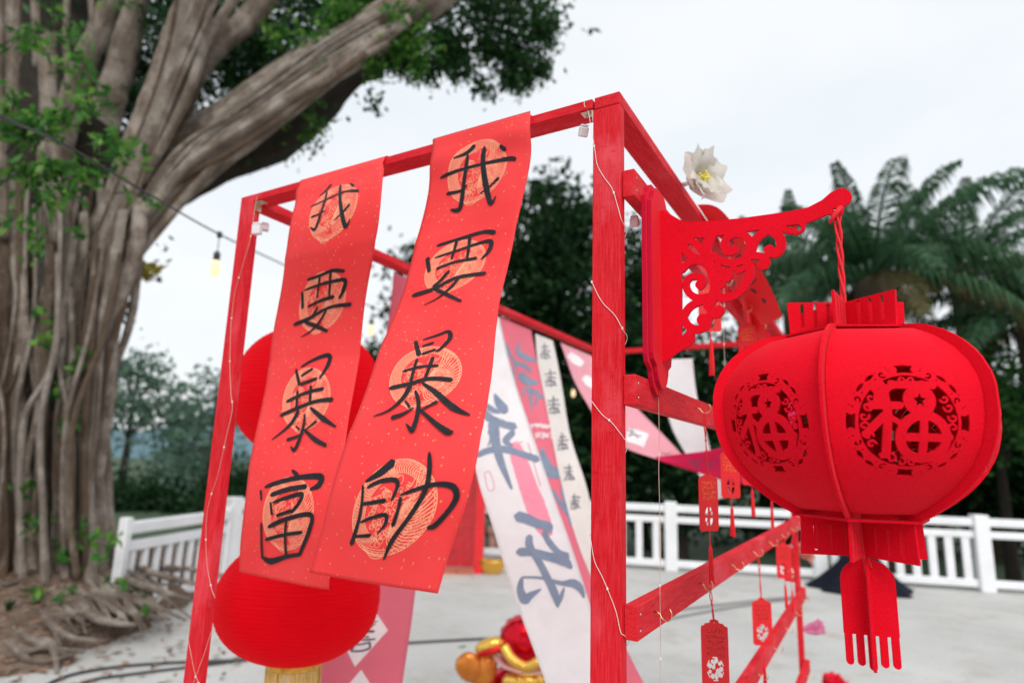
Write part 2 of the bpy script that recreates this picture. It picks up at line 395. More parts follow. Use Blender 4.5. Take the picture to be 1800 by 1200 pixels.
F_ = list(range(len(P_))); vs = [(x, y, 0) for x, y in P_]+[(x, y, -1.2) for x, y in P_]; k = len(P_)
tag(mesh('paving', vs, [tuple(F_)]+[((i+1) % k, i, i+k, (i+1) % k+k) for i in range(k)], 'concrete'), kind='structure')
# far ridge, its blue-green is distance haze put into the colour
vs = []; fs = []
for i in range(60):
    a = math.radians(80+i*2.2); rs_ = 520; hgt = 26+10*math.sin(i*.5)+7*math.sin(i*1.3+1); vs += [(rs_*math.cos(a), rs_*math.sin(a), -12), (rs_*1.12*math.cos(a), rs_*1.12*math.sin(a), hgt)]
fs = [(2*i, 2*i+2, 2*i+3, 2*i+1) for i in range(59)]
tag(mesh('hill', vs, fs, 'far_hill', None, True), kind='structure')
# ---- white railing: each run a thing with its own posts, rails and balusters
BAL = None
def railing(pts, label, hgt=.95, post_every=2.05, pw=.09, bw=.050):
    e = empty('white_railing', (pts[0][0], pts[0][1], 0), label, 'railing', 'white railings round the terrace')
    for (x0, y0), (x1, y1) in zip(pts[:-1], pts[1:]):
        a = Vector((x0, y0, 0)); b = Vector((x1, y1, 0)); ln = (b-a).length; d = (b-a)/ln; ang = math.atan2(d.y, d.x)
        M = Matrix.Translation(a) @ Matrix.Rotation(ang, 4, 'Z'); nb = max(1, round(ln/post_every)); st = ln/nb
        for nm, z0, z1, w_ in (('top_rail', hgt-.105, hgt, .10), ('middle_rail', hgt-.262, hgt-.17, .07), ('bottom_rail', .055, .155, .07)):
            mb = MB(); mb.box((0, -w_/2, z0), (ln, w_/2, z1), .01, M); mb.build(nm, 'rail_paint', e)
        for i in range(nb+1):
            if i == 0 and (x0, y0) != pts[0]: continue
            mb = MB(); mb.box((i*st-pw, -pw, 0), (i*st+pw, pw, hgt+.045), .012, M); mb.build('post', 'rail_paint', e)
            if i == nb: break
            k = 9 if st > 1.5 else 7
            for j in range(k):
                x = i*st+pw+(st-2*pw)*(j+.5)/k; mb = MB(); mb.box((x-bw, -.022, .14), (x+bw, .022, hgt-.245), .006, M); mb.build('baluster', 'rail_paint', e)
railing([(-6.37, 4.07), (-7.1, 7.3), (-2.4, 8.66), (1.49, 9.86), (5.2, 11.0)], 'white railing along the far edge of the terrace behind the frame and lantern')
railing([(-6.27, 3.95), (-5.62, 2.42)], 'short white railing running from the corner up to the big tree', post_every=2.2, pw=.045, hgt=.86, bw=.032)
# ---- cables on the paving
def cable(pts, r, mat, label, grp='cables on the paving'):
    P = catmull([on_z(*p, r) for p in pts], len(pts)*10); mb = MB(); mb.tube(P, r, 6); tag(mb.build('cable', mat, None, True), label, 'cable', grp)
cable([(40, 1230), (110, 1190), (200, 1172), (300, 1164), (430, 1158), (560, 1140), (720, 1129), (830, 1123), (960, 1117), (1100, 1108)], .011, 'cable_black', 'black cable crossing the paving from the lower left, upper of two')
cable([(60, 1250), (150, 1198), (240, 1183), (330, 1172), (430, 1160), (560, 1146), (700, 1133)], .010, 'cable_black', 'black cable crossing the paving from the lower left, lower of two')
cable([(1110, 1100), (1200, 1082), (1290, 1066), (1360, 1056), (1420, 1050)], .012, 'cable_grey', 'grey cable on the paving under the side rails, leading to the black cloth')
cable([(1110, 1078), (1200, 1070), (1300, 1058), (1400, 1048)], .012, 'cable_grey', 'fainter grey cable on the paving, just behind its twin')
# ---- black cloth thrown over a floor lamp by the railing
def heap(c, label):
    rs = random.Random(3); vs = []; nu, nv = 40, 14; c = Vector(c); ax = cr.copy(); ax.z = 0; ax.normalize(); ay = Vector((-ax.y, ax.x, 0))
    for j in range(nv+1):
        t = j/nv
        for i in range(nu):
            a = 2*PI*i/nu; fold = 1+.10*math.sin(5*a+1)*t+.06*math.sin(11*a)*t; r = (.10+.52*t**1.25)*fold; h = .62*(1-t)**1.15*(1+.05*math.sin(3*a)*t)
            vs.append(c+ax*(r*math.cos(a)*1.05+.05*(1-t))+ay*(r*math.sin(a)*.8)+Vector((0, 0, max(.006, h))))
    fs = [(j*nu+i, j*nu+(i+1) % nu, (j+1)*nu+(i+1) % nu, (j+1)*nu+i) for j in range(nv) for i in range(nu)]+[tuple(reversed(range(nu)))]
    tag(mesh('cloth_cover', vs, fs, 'black_cloth', None, True), label, 'cloth')
heap(on_z(1513, 1036, 0), 'black cloth draped in a peak over something on the paving by the railing')
# ---- red brick stand, gold ingot, foil balloons
plain('brick_red', (.52, .008, .016), .6, .2, 8); plain('brick_orange', (.42, .13, .07), .8, .2, 10); plain('mortar', (.50, .22, .22), .9, .1, 10); plain('mortar_pale', (.50, .42, .38), .9, .1, 10)
plain('red_panel', (.74, .012, .02), .5, .06, 6)
plain('foil_red', (.66, .004, .02), .14, .1, 6, metal=.75, bmp=.25, bdist=.02); plain('foil_gold', (.88, .52, .10), .16, .1, 6, metal=.85, bmp=.25, bdist=.02); plain('foil_orange', (.85, .25, .04), .2, .35, 14, metal=.6, bmp=.3, bdist=.02); plain('foil_pink', (.70, .40, .38), .3, .1, 8, metal=.4); plain('gold_gloss', (.84, .50, .10), .16, .08, 5, metal=.9)
c0 = on_z(832, 1008, 0); ax = cr.copy(); ax.z = 0; ax.normalize(); ay = Vector((-ax.y, ax.x, 0))
bs = empty('brick_stand', c0, 'red brick-patterned stand behind the right scroll with a brick hearth', 'stand')
def bpt(x, y, z): return c0+ax*x+ay*y+Vector((0, 0, z))
def obox(mb, x0, x1, y0, y1, z0, z1):
    mb.add([bpt(x, y, z) for x in (x0, x1) for y in (y0, y1) for z in (z0, z1)], [(0, 1, 3, 2), (4, 6, 7, 5), (0, 4, 5, 1), (2, 3, 7, 6), (0, 2, 6, 4), (1, 5, 7, 3)])
mb = MB(); obox(mb, -.40, -.005, .02, .55, 0, 2.1); mb.build('wall', 'mortar', bs)
mb = MB(); obox(mb, 0, .115, -.01, .55, 0, 2.12); mb.build('side_panel', 'red_panel', bs)
for r in range(26):
    z = .09+r*.077; x = -.4-(.1 if r % 2 else 0)
    while x < -.01:
        a, b = max(x, -.4)+.004, min(x+.2, -.008)-.004; x += .2
        if b-a < .02: continue
        mb = MB(); obox(mb, a, b, .008+U_(-.003, .003), .03, z+.005, z+.072); mb.build('brick', 'brick_red', bs)
mb = MB(); obox(mb, -.62, .0, -.42, .0, 0, .055); mb.build('hearth', 'mortar_pale', bs)
for i in range(3):
    for j in range(2):
        mb = MB(); obox(mb, -.61+i*.205, -.61+i*.205+.195, -.415+j*.2, -.415+j*.2+.19, .055, .075); mb.build('brick', 'brick_orange', bs)
def ingot(c, s, label):
    e = empty('gold_ingot', c, label, 'ingot'); vs = []; nu, nv = 32, 10
    for j in range(nv+1):
        t = j/nv
        for i in range(nu):
            a = 2*PI*i/nu; rx = s*(.46+.54*t**.7); ry = s*(.30+.30*t**.8); z = s*(.78*t+.24*t**3*math.cos(a)**2)
            vs.append(Vector(c)+ax*(rx*math.cos(a))+ay*(ry*math.sin(a))+Vector((0, 0, z)))
    fs = [(j*nu+i, j*nu+(i+1) % nu, (j+1)*nu+(i+1) % nu, (j+1)*nu+i) for j in range(nv) for i in range(nu)]+[tuple(reversed(range(nu)))]
    mesh('hull', vs, fs, 'gold_gloss', e, True); mb = MB(); mb.ball(Vector(c)+Vector((0, 0, s*.62)), s*.5, 20, (1, .8, .62)); mb.build('dome', 'gold_gloss', e, True)
    rim = MB(); rim.tube([vs[nv*nu+i % nu] for i in range(nu+1)], s*.035, 6); rim.build('rim', 'gold_gloss', e, True)
ingot(on_z(864, 1008, .0), .215, 'gold ingot-shaped pot on the paving at the foot of the brick stand')
fig = empty('ornament_box', on_z(880, 985, 0)+ay*.5, 'patterned brown box standing behind the gold ingot', 'box')
cc = fig.location.copy(); mb = MB()
def fbox(x0, x1, y0, y1, z0, z1, nm, mat):
    m_ = MB(); m_.add([cc+ax*x+ay*y+Vector((0, 0, z)) for x in (x0, x1) for y in (y0, y1) for z in (z0, z1)], [(0, 1, 3, 2), (4, 6, 7, 5), (0, 4, 5, 1), (2, 3, 7, 6), (0, 2, 6, 4), (1, 5, 7, 3)]); m_.build(nm, mat, fig)
plain('box_brown', (.30, .16, .12), .7, .5, 14); plain('box_rose', (.55, .30, .26), .7, .4, 20)
fbox(-.22, .25, 0, .3, 0, .36, 'body', 'box_brown'); fbox(-.24, .27, -.02, .32, .362, .44, 'lid', 'box_rose')
for i in range(4): fbox(-.18+i*.11, -.10+i*.11, -.012, -.002, .05, .30, 'panel', 'box_rose')
def foil(e, nm, c, rad, sc, mat, rot=0, seam=True, seed=0, tilt=0):
    """a pillow-like foil balloon: flattened ball with a creased seam"""
    rs = random.Random(seed); vs = []; nu, nv = 36, 18; c = Vector(c); M = Matrix.Rotation(rot, 3, cf) @ Matrix.Rotation(tilt, 3, cu)
    for j in range(nv+1):
        th = PI*j/nv
        for i in range(nu):
            a = 2*PI*i/nu; q = math.sin(th)**.8; pk = 1+.05*math.sin(12*a+seed)*(1-abs(math.cos(th)))**2*0+.035*math.sin(17*th+3*a)*abs(math.cos(a))
            p = (cr*(math.cos(a)*q*sc[0])+cu*(-math.cos(th)*sc[1])-cf*(math.sin(a)*q*sc[2]))*(rad*pk); vs.append(c+M @ p)
    fs = [(j*nu+i, j*nu+(i+1) % nu, (j+1)*nu+(i+1) % nu, (j+1)*nu+i) for j in range(nv) for i in range(nu)]; return mesh(nm, vs, fs, mat, e, True)
gp = on_z(905, 1240, 0)
fb = empty('foil_balloon', gp, 'red and gold foil balloon figure sitting on the paving at the bottom edge', 'balloon')
D0 = (gp-CAM).dot(cf); A = lambda px, py, d=0: at(px, py, D0-.25+d)
U1 = (D0-.25)/FPX
foil(fb, 'head', A(925, 1132, .05), 50*U1, (1, 1.0, .8), 'foil_red', 0, seed=1)
mb = MB(); mb.tube(catmull([A(886, 1135, -.12), A(900, 1158, -.17), A(925, 1172, -.2), A(950, 1160, -.19), A(970, 1150, -.1)], 20), 9*U1, 10); mb.build('gold_band', 'foil_gold', fb, True)
foil(fb, 'arm', A(862, 1136, -.02), 27*U1, (1.0, .55, .5), 'foil_gold', -.28, seed=2)
mb = MB(); mb.tube(catmull([A(842, 1150, -.07), A(860, 1146, -.09), A(885, 1136, -.06)], 10), 4*U1, 8); mb.build('stripe', 'foil_red', fb, True)
foil(fb, 'hand', A(826, 1172, -.05), 26*U1, (.9, 1.0, .5), 'foil_orange', -.7, seed=3)
foil(fb, 'cuff', A(826, 1160, -.02), 18*U1, (1.2, .4, .5), 'foil_pink', -.5, seed=4)
foil(fb, 'scaled_sleeve', A(852, 1180, -.03), 28*U1, (.75, 1.1, .6), 'foil_orange', .3, seed=5)
foil(fb, 'body', A(915, 1212, .05), 58*U1, (1, .75, .7), 'foil_red', 0, seed=6)
mb = MB(); mb.tube(catmull([A(872, 1152, -.08), A(885, 1168, -.16), A(915, 1178, -.2), A(955, 1180, -.18)], 16), [7*U1]*16, 8, squash=.4); mb.build('scarf', 'foil_pink', fb, True)
foil(fb, 'belly', A(920, 1196, -.14), 30*U1, (1.2, .5, .5), 'foil_gold', 0, seed=7)
# ---- string of bulbs slung from the tree
m, t, b = node_mat('bulb_glow'); b.inputs['Emission Color'].default_value = (1, .72, .42, 1); b.inputs['Emission Strength'].default_value = .85; b.inputs['Base Color'].default_value = (.35, .25, .12, 1)
plain('bulb_glass', (.80, .80, .78), .1, 0)
sl = empty('string_lights', at(-120, 150, 1.45), 'black cable of hanging bulbs slung across the terrace from the upper left', 'string lights')
cp = [at(-160, 128, 1.4), at(0, 205, 1.75), at(120, 258, 2.3), at(250, 335, 3.0), at(386, 412, 4.0), at(500, 466, 4.9), at(655, 540, 6.0), at(820, 608, 7.4), at(1008, 664, 9.2), at(1200, 700, 11.5)]
mb = MB(); mb.tube(catmull(cp, 80), .0052, 6); mb.build('cable', 'cable_black', sl)
for (px, py, d) in ((386, 412, 4.0), (655, 540, 6.0), (820, 608, 7.4), (1008, 664, 9.2)):
    p = at(px, py, d); mb = MB(); mb.tube([p+Vector((0, 0, .015)), p-Vector((0, 0, .02))], .016, 8); mb.tube([p-Vector((0, 0, .015)), p-Vector((0, 0, .12))], .003, 6); mb.lathe([(.0, -.175), (.019, -.172), (.021, -.13), (.012, -.115), (0, -.112)], p, 12); so = mb.build('socket', 'cable_black', sl, True)
    mb = MB(); mb.lathe([(0, -.285), (.012, -.282), (.024, -.265), (.030, -.24), (.027, -.205), (.018, -.176), (0, -.17)], p, 16); mb.build('bulb', 'bulb_glow', so, True)
# ------------------------------------------------------------------ trees
def bark(name, c0, c1, c2, sc=1.0, lich=.62):
    m, t, b = node_mat(name); c = N(t, 'ShaderNodeTexCoord')
    mp = N(t, 'ShaderNodeMapping'); mp.inputs['Scale'].default_value = (5, .9, 1); L(t, c.outputs['UV'], mp.inputs[0])
    n1 = N(t, 'ShaderNodeTexNoise', Scale=3.0*sc, Detail=7.0, Roughness=.7); L(t, mp.outputs[0], n1.inputs['Vector'])
    n2 = N(t, 'ShaderNodeTexNoise', Scale=3.6*sc, Detail=6.0, Roughness=.65); L(t, c.outputs['Object'], n2.inputs['Vector'])
    n3 = N(t, 'ShaderNodeTexNoise', Scale=45.0*sc, Detail=4.0, Roughness=.7); L(t, c.outputs['Object'], n3.inputs['Vector'])
    col = mixc(t, ramp(t, n1.outputs['Fac'], .32, .68), c0, c1)
    col = mixc(t, ramp(t, n2.outputs['Fac'], lich-.06, lich+.08), col, c2)
    col = mixc(t, ramp(t, n2.outputs['Fac'], .33, .46, (1, 1, 1), (0, 0, 0)), col, tuple(x*1.6 for x in c0))
    col = mixc(t, .4, col, ramp(t, n3.outputs['Fac'], .3, .7, tuple(x*.55 for x in c1), tuple(min(1, x*1.35) for x in c1)))
    L(t, col, b.inputs['Base Color']); b.inputs['Roughness'].default_value = .9; b.inputs['Specular IOR Level'].default_value = .2
    ad = N(t, 'ShaderNodeMath', operation='ADD'); L(t, n1.outputs['Fac'], ad.inputs[0]); L(t, n3.outputs['Fac'], ad.inputs[1]); bump(t, b, ad.outputs[0], 1.0, .06)
bark('banyan_bark', (.050, .034, .025), (.52, .415, .34), (.78, .70, .62), 1.0, .54)
bark('bark_pale', (.12, .09, .07), (.66, .56, .48), (.82, .75, .68), 1.3, .56)
bark('bark_brown', (.04, .025, .017), (.36, .255, .185), (.60, .50, .42), 1.3, .60)
bark('bark_dark', (.03, .026, .02), (.075, .062, .05), (.11, .10, .08))
bark('palm_bark', (.07, .055, .04), (.20, .155, .115), (.28, .24, .19))
def leaf_mat(name, c0, c1, c2, trans=.35, rough=.45, spec=.3):
    m, t, b = node_mat(name); g = N(t, 'ShaderNodeNewGeometry')
    n = N(t, 'ShaderNodeTexNoise', Scale=1.3, Detail=3.0); c = N(t, 'ShaderNodeTexCoord'); L(t, c.outputs['Object'], n.inputs['Vector'])
    r = N(t, 'ShaderNodeValToRGB'); e = r.color_ramp.elements; e[0].position = .0; e[0].color = (*c0, 1); e[1].position = 1; e[1].color = (*c2, 1); x = e.new(.55); x.color = (*c1, 1)
    L(t, g.outputs['Random Per Island'], r.inputs[0]); col = mixc(t, .35, r.outputs[0], ramp(t, n.outputs['Fac'], .35, .65, c0, c1)); L(t, col, b.inputs['Base Color'])
    b.inputs['Roughness'].default_value = rough; b.inputs['Specular IOR Level'].default_value = spec
    tr = N(t, 'ShaderNodeBsdfTranslucent'); L(t, col, tr.inputs['Color']); ms = N(t, 'ShaderNodeMixShader'); ms.inputs[0].default_value = trans
    L(t, b.outputs[0], ms.inputs[1]); L(t, tr.outputs[0], ms.inputs[2]); L(t, ms.outputs[0], t.nodes['Material Output'].inputs['Surface'])
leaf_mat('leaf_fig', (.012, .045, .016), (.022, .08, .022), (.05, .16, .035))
leaf_mat('leaf_bright', (.018, .08, .018), (.06, .22, .03), (.28, .50, .08), .45)
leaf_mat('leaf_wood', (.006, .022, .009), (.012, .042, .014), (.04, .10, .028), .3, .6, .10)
leaf_mat('leaf_hazed', (.09, .155, .125), (.12, .20, .145), (.16, .26, .17), .45, .7, .1)  # pale grey-green leaves: the haze of distance is put into their colour
leaf_mat('leaf_palm', (.022, .070, .034), (.045, .125, .055), (.12, .22, .09), .35, .5, .25)
leaf_mat('leaf_lime', (.05, .17, .04), (.07, .22, .05), (.13, .30, .06))
leaf_mat('leaf_yellow', (.35, .30, .05), (.45, .36, .07), (.30, .34, .06))
NR = np.random.default_rng(5)
def leaf_cloud(name, C_, ln, wd, mat, parent, droop=.35, kind=None, fold=.25):
    """one leaf-shaped face per centre"""
    C_ = np.asarray(C_, float); n = len(C_)
    d = NR.normal(size=(n, 3)); d[:, 2] -= droop*1.5; d /= np.linalg.norm(d, axis=1)[:, None]
    r = NR.normal(size=(n, 3)); s = np.cross(d, r); s /= np.linalg.norm(s, axis=1)[:, None]; nn = np.cross(s, d)
    l = (ln*NR.uniform(.65, 1.25, n))[:, None]; w_ = (wd*NR.uniform(.7, 1.2, n))[:, None]
    v = np.stack([C_-d*l*.5, C_+s*w_*.5+nn*w_*fold, C_+d*l*.5, C_-s*w_*.5+nn*w_*fold], 1).reshape(-1, 3)
    f = np.arange(n*4).reshape(-1, 4)
    me = bpy.data.meshes.new(name); me.vertices.add(len(v)); me.vertices.foreach_set('co', v.ravel()); me.loops.add(n*4); me.loops.foreach_set('vertex_index', f.ravel()); me.polygons.add(n)
    me.polygons.foreach_set('loop_start', np.arange(0, n*4, 4)); me.materials.append(MATS[mat]); me.update(); me.validate()
    o = bpy.data.objects.new(name, me); COL.objects.link(o); adopt(o, parent)
    if kind: o['kind'] = kind
    return o
def clumps(c, rad, n_cl, per, spread, shell=.55):
    c = np.array(c); rad = np.array(rad); u = NR.normal(size=(n_cl, 3)); u /= np.linalg.norm(u, axis=1)[:, None]
    k = c+u*rad*(shell+(1-shell)*NR.random((n_cl, 1))**.7)
    return (k[:, None, :]+NR.normal(size=(n_cl, per, 3))*spread*NR.uniform(.6, 1.3, (n_cl, 1, 1))).reshape(-1, 3)
# ---------------- the banyan: fused aerial roots, heavy limbs, leaves
TB = on_z(90, 1040, 0); banyan = empty('banyan_tree', TB, 'huge old fig tree of fused aerial roots with a heavy limb reaching right', 'tree')
def TP(px, py, d): return at(px, py, d)
def limb(pts, name, mat='banyan_bark', n=18, wob=.13, seed=0, m=26):
    """pts: (px, py, depth, radius in picture pixels)"""
    C_ = catmull([TP(*p[:3]) for p in pts], m); rad = lerp_list([p[3]*p[2]/FPX for p in pts], m); rs = random.Random(seed)
    C_ = [c+Vector((rs.uniform(-1, 1), rs.uniform(-1, 1), rs.uniform(-1, 1)))*r*.05 for c, r in zip(C_, rad)]
    mb = MB(); mb.tube(C_, rad, n, True, wob, seed); return mb.build(name, mat, banyan, True)
limb([(40, 1060, 7.0, 120), (38, 900, 7.0, 92), (40, 700, 7.0, 86), (70, 500, 7.0, 96), (110, 350, 7.0, 100), (95, 150, 7.2, 90), (60, -60, 7.4, 90), (40, -220, 7.5, 90)], 'trunk', 'bark_dark', 40, .16, 3, 44)  # core behind the roots, shade of their gaps put into its dark colour
limb([(180, 470, 6.7, 40), (240, 370, 6.6, 48), (310, 295, 6.5, 46), (400, 228, 6.4, 44), (520, 140, 6.3, 45), (630, 66, 6.2, 41), (740, 0, 6.1, 38), (840, -65, 6.0, 34), (960, -130, 6, 28)], 'limb', seed=11, n=28, wob=.2)
limb([(235, 420, 6.1, 16), (290, 335, 6.1, 17), (370, 270, 6.05, 18), (460, 205, 6.0, 18), (560, 138, 5.9, 17), (650, 78, 5.85, 15), (720, 32, 5.85, 10)], 'limb', seed=12, wob=.16)
limb([(255, 380, 6.0, 9), (330, 290, 5.95, 10), (420, 232, 5.9, 10), (500, 180, 5.85, 12), (590, 128, 5.8, 10)], 'limb', seed=22, wob=.16)
limb([(300, 345, 6.9, 26), (380, 292, 6.9, 34), (480, 238, 6.9, 44), (555, 176, 6.9, 38), (605, 140, 6.9, 24), (640, 128, 6.9, 14), (673, 126, 6.9, 10)], 'limb', 'bark_dark', seed=13, n=24, wob=.16)  # lower limb, its shade put into the bark colour
limb([(190, 420, 6.3, 30), (238, 300, 6.2, 32), (278, 190, 6.15, 30), (312, 95, 6.1, 28), (345, 0, 6.1, 27), (375, -100, 6.1, 26)], 'limb', seed=14, wob=.16)
limb([(250, 320, 6.0, 9), (298, 232, 5.95, 9), (332, 160, 5.95, 9), (350, 100, 5.95, 11), (362, 20, 6, 12), (366, -60, 6, 12)], 'limb', seed=15, wob=.16)
limb([(318, 240, 6.5, 9), (345, 140, 6.4, 13), (388, 78, 6.4, 17), (436, 36, 6.4, 20), (475, -20, 6.4, 22)], 'limb', seed=16, wob=.18)
limb([(150, 340, 6.9, 36), (180, 220, 7.0, 26), (215, 100, 7.1, 24), (245, -40, 7.2, 22)], 'limb', seed=17, wob=.16)
limb([(100, 380, 6.4, 24), (105, 250, 6.4, 22), (140, 130, 6.4, 20), (180, 40, 6.4, 20), (225, -80, 6.4, 18)], 'limb', seed=19, wob=.18)
limb([(225, 330, 6.1, 7), (272, 240, 6.0, 7), (320, 140, 6.0, 8), (372, 60, 6.0, 9), (430, -30, 6, 9)], 'limb', seed=20, wob=.16)
limb([(40, 420, 6.6, 30), (30, 260, 6.7, 28), (-10, 100, 6.8, 28), (-40, -80, 6.9, 28)], 'limb', seed=24, wob=.18)
# aerial roots standing round the trunk, each one its own part
rs = random.Random(21)
spec = [(-64, -74, 17), (-30, -30, 13), (4, 10, 11), (26, 44, 9), (44, 34, 13), (84, 104, 9), (102, 86, 15), (136, 158, 10), (166, 196, 15), (184, 226, 9), (202, 262, 17), (176, 212, 7), (118, 140, 6), (60, 110, 7), (20, 70, 8), (150, 120, 6), (212, 284, 9)]
for i, (xb, xt, r) in enumerate(spec):
    xb = xb*.86 if xb > 0 else xb; xt = xt*.95
    dpt = 6.2-rs.uniform(.0, .6)+(.1 if xb > 160 else 0); top = 330+rs.uniform(-60, 110); base = 1020-abs(xb-60)*.30+rs.uniform(-12, 18)
    fl = 30 if xb > 180 else rs.uniform(-8, 12); sw = rs.uniform(-10, 10)
    P = [(xb+fl*1.6+rs.uniform(-8, 8), base+26, dpt-.12, r*1.9), (xb+fl*.35+rs.uniform(-4, 4), base-60, dpt, r*1.25), (xb+sw, base-170, dpt, r), (xb+(xt-xb)*.15-sw, 700, dpt+.02, r*rs.uniform(.8, 1.1)), (xb+(xt-xb)*.45+sw*1.2, 560, dpt+.04, r*rs.uniform(.8, 1.15)), (xb+(xt-xb)*.8-sw, 440, dpt+.08, r*1.05), (xt+rs.uniform(-4, 4), top, dpt+.2, r*.95)]
    limb([(a_, b_, c_, d_*.8) for a_, b_, c_, d_ in P], 'aerial_root', ('bark_pale', 'banyan_bark', 'bark_brown')[i % 3], 12, .22, 40+i, 40)
for i in range(64):
    xb = rs.uniform(-70, 182); xt = xb*1.2+rs.uniform(-40, 56); r = rs.uniform(2.2, 6.0); dpt = rs.uniform(5.35, 6.2); top = rs.uniform(290, 600); sw = rs.uniform(-22, 22)
    limb([(xb+rs.uniform(-6, 6), 1040-abs(xb-60)*.3, dpt, r*1.5), (xb+sw*.5, 900, dpt, r), (xb+sw+(xt-xb)*.2, 740, dpt, r), (xb-sw*.5+(xt-xb)*.5, (740+top)/2, dpt+.03, r), (xt, top, dpt+.12, r*.8)], 'aerial_root', rs.choice(('bark_pale', 'banyan_bark', 'bark_brown')), 8, .16, 200+i, 22)
for i, (x, y0, y1, r) in enumerate(((22, -60, 230, 12), (82, 60, 300, 15), (60, -80, 120, 7), (118, -60, 160, 6), (158, -40, 60, 5), (2, 250, 420, 10), (95, 230, 430, 11), (-4, -60, 300, 9))):
    limb([(x+rs.uniform(-4, 4), y0, 5.7, r), (x+rs.uniform(-5, 5), (y0+y1)/2, 5.68, r*.95), (x+rs.uniform(-6, 6), y1, 5.72, r*.8)], 'aerial_root', 'banyan_bark', 10, .14, 80+i, 14)
for i in range(16):
    o = rs.uniform(-34, 30); o2 = o+rs.uniform(-16, 16); r = rs.uniform(3, 7.5); s0 = rs.uniform(0, 160)
    limb([(205+s0*.2, 440+o*.6, 6.1, r), (300+s0*.5, 300+o-s0*.25, 6.0, r), (400+s0*.6, 228+o2-s0*.3, 5.95, r), (520+s0*.5, 145+o2-s0*.25, 5.85, r), (640+s0*.3, 66+o-s0*.15, 5.8, r*.8)], 'aerial_root', rs.choice(('bark_pale', 'banyan_bark', 'bark_brown')), 8, .15, 300+i, 24)
for i in range(12):
    o = rs.uniform(-26, 26); r = rs.uniform(3, 7)
    limb([(170+o, 450, 6.0, r), (225+o, 320, 5.95, r), (275+o*.9, 195, 5.9, r), (312+o*1.2, 90, 5.85, r), (345+o*2, -20, 5.8, r*.9)], 'aerial_root', rs.choice(('bark_pale', 'banyan_bark', 'bark_brown')), 8, .15, 330+i, 22)
# surface roots running out over the ground
def root(pts, r0, r1, seed):
    C_ = catmull([Vector(p) for p in pts], 18); rad = lerp_list([r0, (r0+r1)/2, r1], 18); mb = MB(); mb.tube(C_, rad, 9, True, .14, seed, .8); mb.build('surface_root', 'banyan_bark', banyan, True)
def mound(p):
    """height of the root mound under a ground point"""
    d = math.hypot((p.x-TB.x)*1.0, (p.y-TB.y)*1.0); q = Vector((p.x, p.y, 0)); c2 = Vector((-6.35, 2.95, 0)); d = min(d, (q-c2).length*.95)
    return max(0, .44*(1-(d/2.1)**2)) if d < 2.1 else 0
def gp_(px, py):
    z = 0
    for _ in range(8): p = on_z(px, py, z); z = .6*z+.4*mound(p)
    return on_z(px, py, z)
for i, ps in enumerate(([(232, 950), (290, 985), (350, 1005), (415, 1018)], [(215, 960), (250, 1000), (320, 1022), (380, 1032)], [(190, 985), (225, 1020), (300, 1045), (345, 1058)], [(150, 1000), (190, 1040), (260, 1065), (300, 1078)], [(120, 1010), (140, 1060), (170, 1090), (240, 1100)], [(60, 1030), (70, 1080), (120, 1120), (185, 1128)], [(20, 1040), (30, 1110), (90, 1140), (150, 1145)], [(-20, 1080), (10, 1130), (60, 1165), (130, 1150)], [(-40, 1120), (30, 1150), (80, 1140), (125, 1155)], [(60, 1100), (85, 1130), (95, 1150), (100, 1185)], [(170, 1010), (215, 1040), (230, 1075), (300, 1090)], [(225, 970), (300, 1000), (330, 1000), (400, 1012)], [(100, 1040), (150, 1052), (200, 1072), (215, 1090)], [(40, 1060), (110, 1085), (160, 1078), (190, 1095)])):
    P = [gp_(*p)+Vector((0, 0, .03-.14*(k == 0))) for k, p in enumerate(ps)]; root([q-Vector((0, 0, .022)) for q in P], U_(.036, .055), U_(.010, .018), 120+i)
for i in range(70):
    x0 = U_(-40, 235); y0 = 1015-abs(x0-60)*.2+U_(-10, 40); dx = U_(30, 110); ps = [(x0, y0), (x0+dx*.3+U_(-12, 12), y0+U_(15, 35)), (x0+dx*.7, y0+U_(25, 60)), (x0+dx+U_(-10, 20), y0+U_(30, 85))]
    P = [gp_(*p)+Vector((0, 0, .012-.06*(k == 0)-.02*(k == 3))) for k, p in enumerate(ps)]; root(P, U_(.018, .036), U_(.006, .012), 160+i)
# leaves: crown over the top of the picture, sprays hanging in front of the trunk
def cl(px, py, d, rpx, n_cl, per, sp, flat=1.0, shell=.2): k = d/FPX; return clumps(tuple(at(px, py, d)), (rpx*k, rpx*k, rpx*k*flat), n_cl, per, sp, shell)
dark = np.concatenate([cl(480, 55, 7.6, 110, 60, 60, .16), cl(360, 30, 8.0, 120, 40, 60, .2), cl(590, 20, 7.3, 90, 40, 60, .15, .7), cl(680, -20, 7.0, 110, 50, 60, .16, .6), cl(830, 20, 6.8, 85, 34, 46, .12), cl(915, 50, 6.8, 55, 22, 40, .12, 1.5), cl(890, 110, 6.8, 42, 16, 60, .09), cl(770, 85, 6.8, 48, 16, 50, .09, .7), cl(905, 145, 6.8, 22, 6, 40, .06), cl(900, -40, 6.9, 90, 30, 44, .16), cl(700, 100, 6.7, 40, 10, 40, .08, .6), cl(200, -60, 8, 200, 60, 60, .25), cl(430, 150, 8.2, 60, 18, 50, .14)])
leaf_cloud('crown', dark, .085, .042, 'leaf_fig', banyan, .5)
